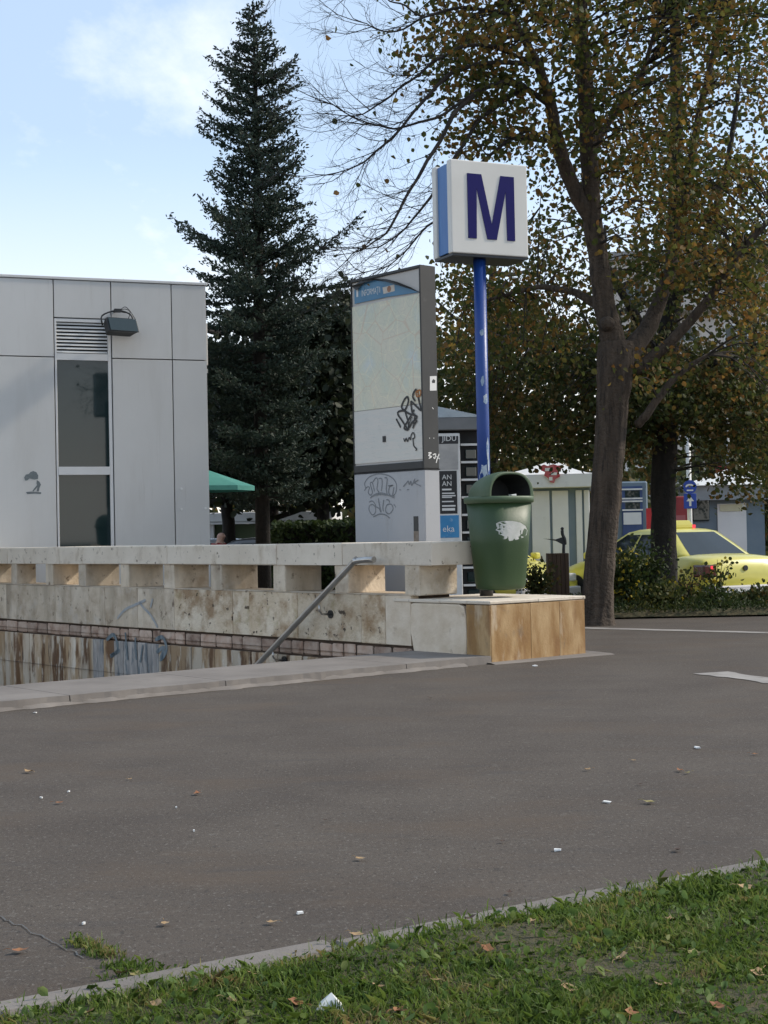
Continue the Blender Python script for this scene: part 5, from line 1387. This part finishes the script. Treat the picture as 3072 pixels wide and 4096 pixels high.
C = scatter_clusters([(1780, 3150, 900, 1480, 19.6, 23.2, 135), (1830, 2620, 1380, 1800, 20, 23.2, 250), (2560, 3150, 1450, 1760, 19.8, 23, 110), (2520, 3150, 1000, 1450, 19.8, 23, 60), (2380, 3150, 300, 950, 20, 23, 60), (2450, 3150, -300, 350, 20, 23, 45), (2900, 3150, 1550, 1950, 20, 23, 70), (2520, 2820, 1480, 1690, 19.6, 22, 60)],
                     rs, LM, mbl, 42, .30, .7, gap=4.2)
mbl.build('branchlets', M['twig'], b2)['kind'] = 'stuff'
crown('crown', C, .080, olive, b2, rs, up_bias=-.4, smin=.5)

# ---- trees further back
def back_tree(label, base_px, D, zb, boxes, size, m, seed, per=22, rad=.35, trunk_r=.18, top=900):
    rs = np.random.default_rng(seed)
    t = empty('background_tree', (0, 0, 0), label, 'tree', 'trees beyond the road')
    mb = MB(); g_ = P(base_px, 2300, D); g_.z = zb
    tp_ = P(base_px, top, D)
    pts = wob([g_, g_ + (tp_ - g_) * .35, g_ + (tp_ - g_) * .7, tp_], .12, seed, 6)
    mb.tube(pts, [trunk_r * (1.25 if i == 0 else 1) * (1 - .8 * i / (len(pts) - 1)) for i in range(len(pts))], 8)
    LMB = list(pts[5:])
    for k in range(9):
        i = rs.integers(5, len(pts) - 2); a = rs.uniform(0, 6.28); L_ = rs.uniform(1.2, 2.6)
        e = pts[i] + Vector((math.cos(a) * L_, math.sin(a) * L_ * .6, rs.uniform(.3, 1.4)))
        mid = (pts[i] + e) / 2 + Vector((0, 0, -.15)); bb2 = smooth_pts([pts[i], mid, e], 4)
        mb.tube(bb2, [trunk_r * .4 * (1 - .8 * j / (len(bb2) - 1)) for j in range(len(bb2))], 6); LMB += bb2
    mb.build('trunk', M['barkdark'], t, smooth=True)
    mbl = MB()
    C = scatter_clusters(boxes, rs, LMB, mbl, per, rad, .25, flat=.7, gap=None if m is darkgreen else 9.3)
    mbl.build('branchlets', M['twig'], t)['kind'] = 'stuff'
    crown('crown', C, size, m, t, rs, up_bias=-.3)
    return t
back_tree('brownish tree filling the gap between the map totem and the white stall', 1960, 33, -.42, [(1740, 2200, 1250, 1900, 31, 35, 150)], .17, olive, 41)
back_tree('tall brownish tree behind the two trunks', 2420, 36, -.42, [(2150, 2640, 1350, 1900, 34, 38, 170)], .17, olive, 42)
back_tree('dark olive tree at the right edge behind the grey stall', 3010, 35.5, -.42, [(2840, 3240, 1450, 2150, 33.5, 37.5, 150), (2950, 3240, 1700, 2220, 33, 35, 80)], .17, olive, 43)
back_tree('pale green tree behind the blue signpost', 2790, 48, -.42, [(2680, 2900, 1560, 1960, 46, 50, 60)], .24, leaf_mat('pale_green_leaves', [(0, (.06, .075, .03)), (1, (.13, .14, .06))], trans=.4), 44, top=1500)
for lab, bpx, D, bxs, sd in (('broad dark evergreen tree close to the grey building behind the conifer', 905, 33, [(800, 1120, 1420, 1960, 31, 35, 330)], 45), ('broad black-green evergreen tree between the conifer and the map totem', 1290, 32, [(1080, 1450, 1260, 1970, 30, 34, 380), (1300, 1450, 1230, 1400, 30, 33, 30)], 46), ('deep green tree directly behind the conifer trunk', 1090, 35, [(900, 1300, 1400, 1950, 33, 37, 300)], 47)):
    back_tree(lab, bpx, D, -.42, bxs, .19, darkgreen, sd, per=24, rad=.34, top=1250)

# ---- conifer
rs = np.random.default_rng(8)
DC = 25.0
cf = empty('conifer_tree', (0, 0, 0), 'tall narrow dark conifer with ragged branches between the grey building and the totem', 'tree')
base = P(1052, 2180, DC); base.z = 0.0
topp = P(1008, 12, DC)
Hc = topp.z
ax0 = Vector((base.x, base.y, 0))
mb = MB(); mb.tube([ax0, ax0 + Vector((0, 0, Hc * .4)), ax0 + Vector((.02, 0, Hc * .8)), Vector((ax0.x, ax0.y, Hc - .06))], [.13, .105, .05, .006], 10)
mb.build('trunk', M['barkdark'], cf, smooth=True)
prof = [(12, 0.12), (80, .26), (160, .42), (260, .58), (400, .80), (520, .84), (640, .80), (760, .84), (860, .86), (960, 1.02), (1040, 1.40), (1150, 1.52), (1300, 1.5), (1500, 1.45), (1750, 1.35), (2000, 1.2)]
pz = [(P(1030, y, DC).z, r) for y, r in prof][::-1]
def rad_at(z):
    return float(np.interp(z, [a for a, _ in pz], [b for _, b in pz]))
mbb = MB(); NC = []; NAX = []
z = 1.75; lev = 0
while z < Hc - .03:
    k = int(rs.integers(5, 8)) if z < Hc - 1 else 5
    a0_ = rs.uniform(0, 6.28)
    for i in range(k):
        a = a0_ + 2 * math.pi * i / k + rs.uniform(-.25, .25)
        L_ = rad_at(z) * rs.uniform(.62, 1.22)
        if rs.random() < .22: L_ *= .6
        dx = Vector((math.cos(a), math.sin(a), 0)); sd_ = Vector((-math.sin(a), math.cos(a), 0))
        zz_ = z + rs.uniform(-.07, .07)
        sag = rs.uniform(-.05, .42) if z > 5.2 else rs.uniform(-.28, .06)
        n = 7
        pts = [Vector((ax0.x, ax0.y, zz_)) + dx * L_ * j / n + Vector((0, 0, (sag * (j / n) + .24 * (j / n) ** 2.4) * L_)) for j in range(n + 1)]
        mbb.tube(pts, [.016 * (1 - .8 * j / n) + .003 for j in range(n + 1)], 4, cap=False)
        m_ = max(4, int(L_ / .055))
        for j in range(m_):
            f = (j + rs.random()) / m_
            if f < .12: continue
            p_ = pts[0].lerp(pts[-1], f); p_.z = pts[0].z + (sag * f + .24 * f ** 2.4) * L_
            wl_ = min(.38, .10 + (1 - f) * L_ * .42) * rs.uniform(.5, 1.15)
            for s_ in (-1, 1):
                dd = (dx * rs.uniform(.35, .9) + sd_ * s_ * rs.uniform(.5, 1.0) + Vector((0, 0, rs.uniform(-.15, .35)))).normalized()
                q_ = max(2, int(wl_ / .028))
                for u in range(q_):
                    NC.append(p_ + dd * wl_ * (u + .5) / q_ + Vector(rs.normal(size=3)) * .026); NAX.append(dd)
    z += .215 - .07 * (z / Hc); lev += 1
mbb.build('branches', M['twig'], cf)
crown('foliage', np.array([tuple(v) for v in NC]), .078, needle, cf, rs, shape=(.22, .5), fold=.06, axis=np.array([tuple(v) for v in NAX]), abias=1.3, up_bias=.4)

# ---- far wooded skyline behind everything
rs = np.random.default_rng(77)
C = []
for k in range(620):
    x_ = rs.uniform(-32, 46); y_ = rs.uniform(72, 86); h_ = 4.2 + 1.8 * mnoise.noise(Vector((x_ * .12, 0, 0))) + .8 * mnoise.noise(Vector((x_ * .5, 3, 0)))
    C.append(np.array([x_, y_, rs.uniform(-.3, 1) * h_]) + rs.normal(size=(26, 3)) * .7)
o = link('far_trees', np_mesh('far_trees', *leaf_cloud(np.concatenate(C), .62, rs)), olive); o['kind'] = 'stuff'
o['label'] = 'distant dull green trees closing the horizon'; o['category'] = 'trees'

# ---- hedge behind the balustrade
rs = np.random.default_rng(9)
hg = empty('hedge', (0, 0, 0), 'clipped dark green hedge low behind the conifer and the totem', 'hedge')
xa_, xb_ = P(1085, 2150, 27.5), P(1480, 2150, 27.5)
n = 9000
C = np.stack([rs.uniform(xa_.x, xb_.x, n), rs.uniform(27.2, 28.2, n), rs.uniform(-.4, P(1250, 2085, 27.5).z, n)], 1)
mb = MB(); mb.box(xa_.x + .1, xb_.x - .1, 27.4, 28.0, -.42, P(1250, 2110, 27.5).z); mb.build('woody_core', M['barkdark'], hg)
crown('foliage', C, .10, leaf_mat('hedge_leaves', [(0, (.018, .030, .010)), (1, (.05, .075, .02))], trans=.3), hg, rs)

# ---- shrubs in the bed along the plaza edge
def shrub(label, px, py_top, D, w_px, m, seed, n=900, extra=None, size=.052):
    n = int(n * 1.5)
    rs = np.random.default_rng(seed)
    b0_ = P(px, 2400, D); b0_.z = .05
    zt_s = P(px, py_top, D).z
    R_ = w_px / 2 * D / FPX
    t = empty('shrub', (0, 0, 0), label, 'shrub', 'shrubs along the planting bed')
    mb = MB(); C = []
    for k in range(16):
        a = rs.uniform(0, 6.28); rr_ = R_ * math.sqrt(rs.random())
        e = Vector((b0_.x + math.cos(a) * rr_, b0_.y + math.sin(a) * rr_ * .8, rs.uniform(.55, 1.0) * zt_s))
        mid = (b0_ + e) / 2 + Vector((0, 0, .1))
        bpts = smooth_pts([b0_, mid, e], 4)
        mb.tube(bpts, [.009 * (1 - .7 * j / (len(bpts) - 1)) for j in range(len(bpts))], 4, cap=False)
        mseg = n // 16
        f = rs.uniform(.1, 1.03, mseg) ** .8
        for ff in f:
            j = min(len(bpts) - 1, int(ff * (len(bpts) - 1)))
            C.append(np.array(bpts[j]) + rs.normal(size=3) * .085)
    mb.build('stems', M['twig'], t)
    crown('foliage', np.array(C), size, m, t, rs, up_bias=.3)
    if extra: crown('flowers', np.array(C)[rs.choice(len(C), extra)] + rs.normal(size=(extra, 3)) * .04, .045, yflow, t, rs, shape=(.5, .5))
    return t
shrub('yellow flowering shrub just right of the big brown trunk', 2500, 2215, 18.6, 170, shrubm, 51, 1000, 170)
shrub('upright green shrub in front of the black trunk', 2600, 2140, 18.9, 190, shrubm, 52, 620)
shrub('twiggy brown shrub below the taxi rear corner', 2735, 2270, 18.7, 150, olive, 53, 170, 20)
shrub('loose yellowing shrub in front of the taxi bumper', 2870, 2235, 18.8, 150, shrubm, 54, 120, 40)
shrub('low dark shrub at the right edge of the bed', 3060, 2400, 18.5, 200, olive, 55, 500)
shrub('low green shrub at the foot of the taxi bumper', 2850, 2410, 18.3, 180, shrubm, 56, 400)
shrub('dark low shrub between the trunks at the plaza edge', 2630, 2375, 18.2, 220, shrubm, 57, 700)
shrub('brown dead-leaved shrub beside the wooden box', 2150, 2265, 19.5, 130, olive, 58, 500, 0)
# ground cover
rs = np.random.default_rng(10)
n = 26000
C = np.stack([rs.uniform(1.9, 9.0, n), rs.uniform(EDGE_Y - .02, 20.8, n), rs.uniform(.0, .15, n) * rs.uniform(.3, 1, n) + .08], 1)
o = link('ground_cover', np_mesh('ground_cover', *leaf_cloud(C, .05, rs, up_bias=1.0, shape=(.2, .5))), shrubm); o['kind'] = 'stuff'
o['label'] = 'low leafy ground cover filling the planting bed'; o['category'] = 'ground cover'

# ================================================================== lawn grass
rs = np.random.default_rng(12)
grassm = leaf_mat('grass_blades', [(.1, (.075, .125, .022)), (.45, (.125, .195, .036)), (.66, (.18, .24, .055)), (.80, (.27, .24, .09)), (.95, (.36, .26, .12))], trans=.45, rough=.5, clump=5)
def blades(n, fn, hmin, hmax, wid):
    base = fn(n)
    m = len(base)
    h = rs.uniform(hmin, hmax, m) * rs.uniform(.5, 1, m) * np.array([1 + .45 * mnoise.noise(Vector((x * 4, y * 4, 1.5))) for x, y, _ in base])
    a = rs.uniform(0, 2 * np.pi, m); tl = rs.uniform(.15, 1.15, m)
    lean = np.stack([np.cos(a), np.sin(a)], 1) * (h * tl)[:, None]
    pa = a + np.pi / 2 + rs.normal(size=m) * .5
    s = np.stack([np.cos(pa), np.sin(pa), np.zeros(m)], 1) * (wid * rs.uniform(.6, 1.3, m))[:, None]
    mid = base.copy(); mid[:, :2] += lean * .35; mid[:, 2] += h * .62
    tip = base.copy(); tip[:, :2] += lean; tip[:, 2] += h * (1 - .25 * tl)
    V = np.stack([base - s, base + s, mid + s * .8, tip, mid - s * .8], 1).reshape(-1, 3)
    F = np.arange(m * 5).reshape(m, 5)
    return V, F
def lawn_pts(n):
    u = rs.uniform(-.5, (KB - KA).length + .7, n); w = rs.uniform(.0, 1.0, n) ** .8 * 1.9 + .10 - .09 * (rs.random(n) < .10) - rs.uniform(0, .05, n) * (rs.random(n) < .15)
    p = np.array(KA)[None, :] + np.array(kd)[None, :] * u[:, None] + np.array(kn)[None, :] * w[:, None]
    keep = np.array([mnoise.noise(Vector((x * 5.5, y * 5.5, 3.1))) + .5 * mnoise.noise(Vector((x * 17, y * 17, 7))) for x, y, _ in p]) > -1.3 + .3 * rs.normal(size=n)
    p = p[keep]; p[:, 2] = .012
    return p
V1, F1 = blades(330000, lawn_pts, .018, .055, .0016)
def tuft_pts(n):
    A, B_ = ground(290, 3755), ground(700, 3985)
    f = rs.random(n); p = np.array(A)[None] + (np.array(B_) - np.array(A))[None] * f[:, None]
    sp_ = (.018 + .05 * np.clip(f - .3, 0, 1))[:, None]
    p = p + rs.normal(size=(n, 3)) * sp_; p[:, 2] = 0.0
    return p[np.array([mnoise.noise(Vector((x * 14, y * 14, 2))) for x, y, _ in p]) > -.12]
V2, F2 = blades(1300, tuft_pts, .015, .045, .0017)
def outer_pts(n):
    L_ = (KB - KA).length
    u = rs.uniform(-5.5, L_ + 8, n); w = rs.uniform(.11, 4.0, n)
    keep = (u < -.5) | (u > L_ + .7) | (w > 1.9)
    u, w = u[keep], w[keep]
    p = np.array(KA)[None, :] + np.array(kd)[None, :] * u[:, None] + np.array(kn)[None, :] * w[:, None]
    p[:, 2] = .012
    return p
V3, F3 = blades(170000, outer_pts, .03, .075, .0042)
V = np.concatenate([V1, V2, V3]); F = np.concatenate([F1, F2 + len(V1), F3 + len(V1) + len(V2)])
o = None
# broad-leaved weeds among the grass
WC = lawn_pts(5200); WC[:, 2] += rs.uniform(.012, .04, len(WC))
wv_, wf_ = leaf_cloud(WC, .024, rs, up_bias=.9, shape=(.36, .55), smin=.4, smax=1.4)
o = link('weeds', np_mesh('weeds', wv_, wf_), leaf_mat('weed_leaves', [(.1, (.07, .12, .03)), (.6, (.13, .20, .05)), (.9, (.24, .26, .09))], trans=.4, clump=6)); o['kind'] = 'stuff'
o['label'] = 'small broad-leaved weeds among the foreground grass'; o['category'] = 'weeds'
o = link('grass', np_mesh('grass', V, F), grassm); o['kind'] = 'stuff'
o['label'] = 'short patchy green grass in the foreground'; o['category'] = 'grass'

# ================================================================== fallen leaves and litter
drym = [mat('dry_leaf_' + k, c1, c2, scale=25, rough=.8) for k, c1, c2 in (('tan', (.30, .19, .09), (.40, .27, .14)), ('rust', (.22, .085, .035), (.28, .13, .05)), ('olive', (.20, .17, .06), (.28, .23, .09)), ('dark', (.05, .03, .02), (.09, .05, .03)))]
def leaf_mesh(name, s, seed, curl):
    r_ = random.Random(seed); mb = MB(); n = 9
    oc = []
    for k in range(n):
        a = 2 * math.pi * k / n; rr_ = s * (.5 if k % 2 else .36) * r_.uniform(.8, 1.15) * (1.25 if k == 0 else 1)
        oc.append((rr_ * math.cos(a), rr_ * .75 * math.sin(a)))
    vs = [(0, 0, .004)] + [(x_, y_, .004 + curl * s * ((x_ / s) ** 2 * 1.2 + abs(y_ / s) * .5) * r_.uniform(.6, 1.3)) for x_, y_ in oc]
    mb.add(vs, [(0, i + 1, (i + 1) % n + 1) for i in range(n)])
    mb.tube([(s * .55, 0, .01), (s * .75, .01 * s, .012), (s * .95, .05 * s, .008)], s * .018, 4)
    me = bpy.data.meshes.new(name); me.from_pydata(mb.v, [], mb.f); me.update()
    return me
def fallen(px, py, s, k, z=.003, label=None, group=None, tilt=0.0, cu=.5):
    me = leaf_mesh('fallen_leaf', s, int(px + py), cu)
    o = link('fallen_leaf', me, drym[k])
    p_ = ground(px, py, z); o.location = p_; o.rotation_euler = (random.uniform(-tilt, tilt), random.uniform(-tilt, tilt), random.uniform(0, 6.28))
    return tag(o, label, 'leaf', group)
KN = ('tan', 'rust-brown', 'olive', 'dark')
for (px, py, s, k, where) in ((115, 3090, .07, 0, 'far left on the asphalt below the threshold end'), (235, 3215, .05, 1, 'left on the asphalt next to two white specks'), (790, 3178, .06, 1, 'alone on the left half of the asphalt'),
        (2600, 3213, .075, 2, 'right on the asphalt, the largest one there'), (2350, 3082, .05, 0, 'on the asphalt left of the other right-hand leaves'), (2720, 3085, .06, 1, 'on the asphalt near the right, above the olive leaf'), (2535, 3045, .035, 0, 'tiny, on the asphalt below the plinth corner'),
        (2710, 3404, .05, 3, 'on the asphalt close to the grass at the right'), (2040, 3575, .04, 3, 'on the asphalt just above the grass edge in the middle'), (1440, 3440, .05, 0, 'in the middle of the asphalt'), (660, 3700, .05, 0, 'on the asphalt above the grass tuft'),
        (1085, 3695, .045, 0, 'on the asphalt beside a round paper scrap'), (80, 3810, .06, 1, 'in the lower left corner beyond the crack'), (1720, 2795, .05, 3, 'on the asphalt in front of the plinth'), (2010, 3370, .035, 3, 'on the asphalt left of a square white scrap'),
        (1300, 3285, .03, 3, 'a speck in the middle of the asphalt'), (2560, 3140, .04, 3, 'flat on the asphalt just above the olive leaf'), (2750, 3095, .05, 2, 'on the asphalt touching a rust-brown leaf at the right'), (3020, 3020, .05, 1, 'at the right edge of the asphalt'), (520, 3120, .035, 0, 'small, on the left half of the asphalt')):
    fallen(px, py, s * .75, k, .003, KN[k] + ' dry leaf ' + where, 'dry leaves lying on the asphalt')
LGG = 'dry leaves lying in the grass'
for i, (px, py, s, k) in enumerate(((1430, 3745, .05, 0), (1880, 3680, .05, 3), (2685, 3685, .055, 0), (2945, 3705, .04, 1), (2980, 3555, .055, 0), (3045, 3735, .06, 3), (2125, 3690, .04, 0), (2490, 3835, .05, 0), (2870, 4030, .045, 1), (2720, 4065, .06, 3), (770, 3975, .04, 1), (1180, 4015, .05, 1), (630, 4025, .05, 0), (930, 4010, .05, 0), (480, 3900, .05, 0), (540, 3905, .045, 2), (560, 3930, .045, 0), (510, 3960, .04, 2), (600, 3950, .05, 1), (640, 3925, .04, 0), (1280, 3860, .04, 3), (1750, 3930, .045, 0), (1600, 4050, .05, 1), (2280, 3960, .05, 0), (2180, 4060, .05, 2), (1000, 3900, .035, 0), (1500, 3950, .045, 0), (2520, 4060, .05, 1), (2400, 3700, .04, 2), (2780, 3820, .05, 2), (3030, 3900, .05, 0), (350, 4060, .05, 1), (1950, 3800, .045, 1), (2650, 3950, .05, 0))):
    tuft_ = 440 < px < 660 and py < 3970
    fallen(px, py, s * .85, k, .012 if tuft_ else .036, KN[k] + (' dry leaf caught in the grass tuft at the crack' if tuft_ else ' dry leaf lying in the foreground grass'), LGG + (' tuft' if tuft_ else ''), .4)
for (px, py, s, where) in ((140, 2852, .034, 'by the left end of the threshold'), (2140, 2664, .05, 'at the foot of the plinth'), (2790, 2993, .045, 'farthest right on the asphalt'), (2428, 3210, .04, 'left of the olive leaf'), (2230, 3403, .028, 'standing out brightest near the lower middle'), (165, 3193, .014, 'left of its twin speck at the far left'), (275, 3168, .014, 'right of its twin speck at the far left'), (705, 3232, .012, 'a bare dot on the left half'), (775, 3325, .012, 'a bare dot above the lower left crack'), (1200, 3655, .02, 'just above the grass edge'), (335, 3697, .012, 'above the grass tuft')):
    s *= .8; o = MB().box(-s / 2, s / 2, -s * .3, s * .3, 0, .006).build('paper_scrap', M['whitepaint'], None, jit=s * .08)
    p_ = ground(px, py, .002); o.location = p_; o.rotation_euler = (0, 0, random.uniform(0, 3))
    tag(o, 'tiny white paper scrap ' + where, 'litter', 'white paper scraps on the asphalt')
# folded white paper in the grass
p_ = ground(1318, 4040, .03)
o = MB().add([(-.032, -.012, 0), (.034, -.016, 0), (.004, .012, .034), (-.028, .035, .002), (.030, .032, .0)], [(0, 1, 2), (2, 1, 4), (0, 2, 3), (3, 2, 4)]).build('folded_paper', M['whitepaint'])
o.location = p_
tag(o, 'folded white paper corner standing up in the grass', 'litter')
# small pale daisies / clover heads
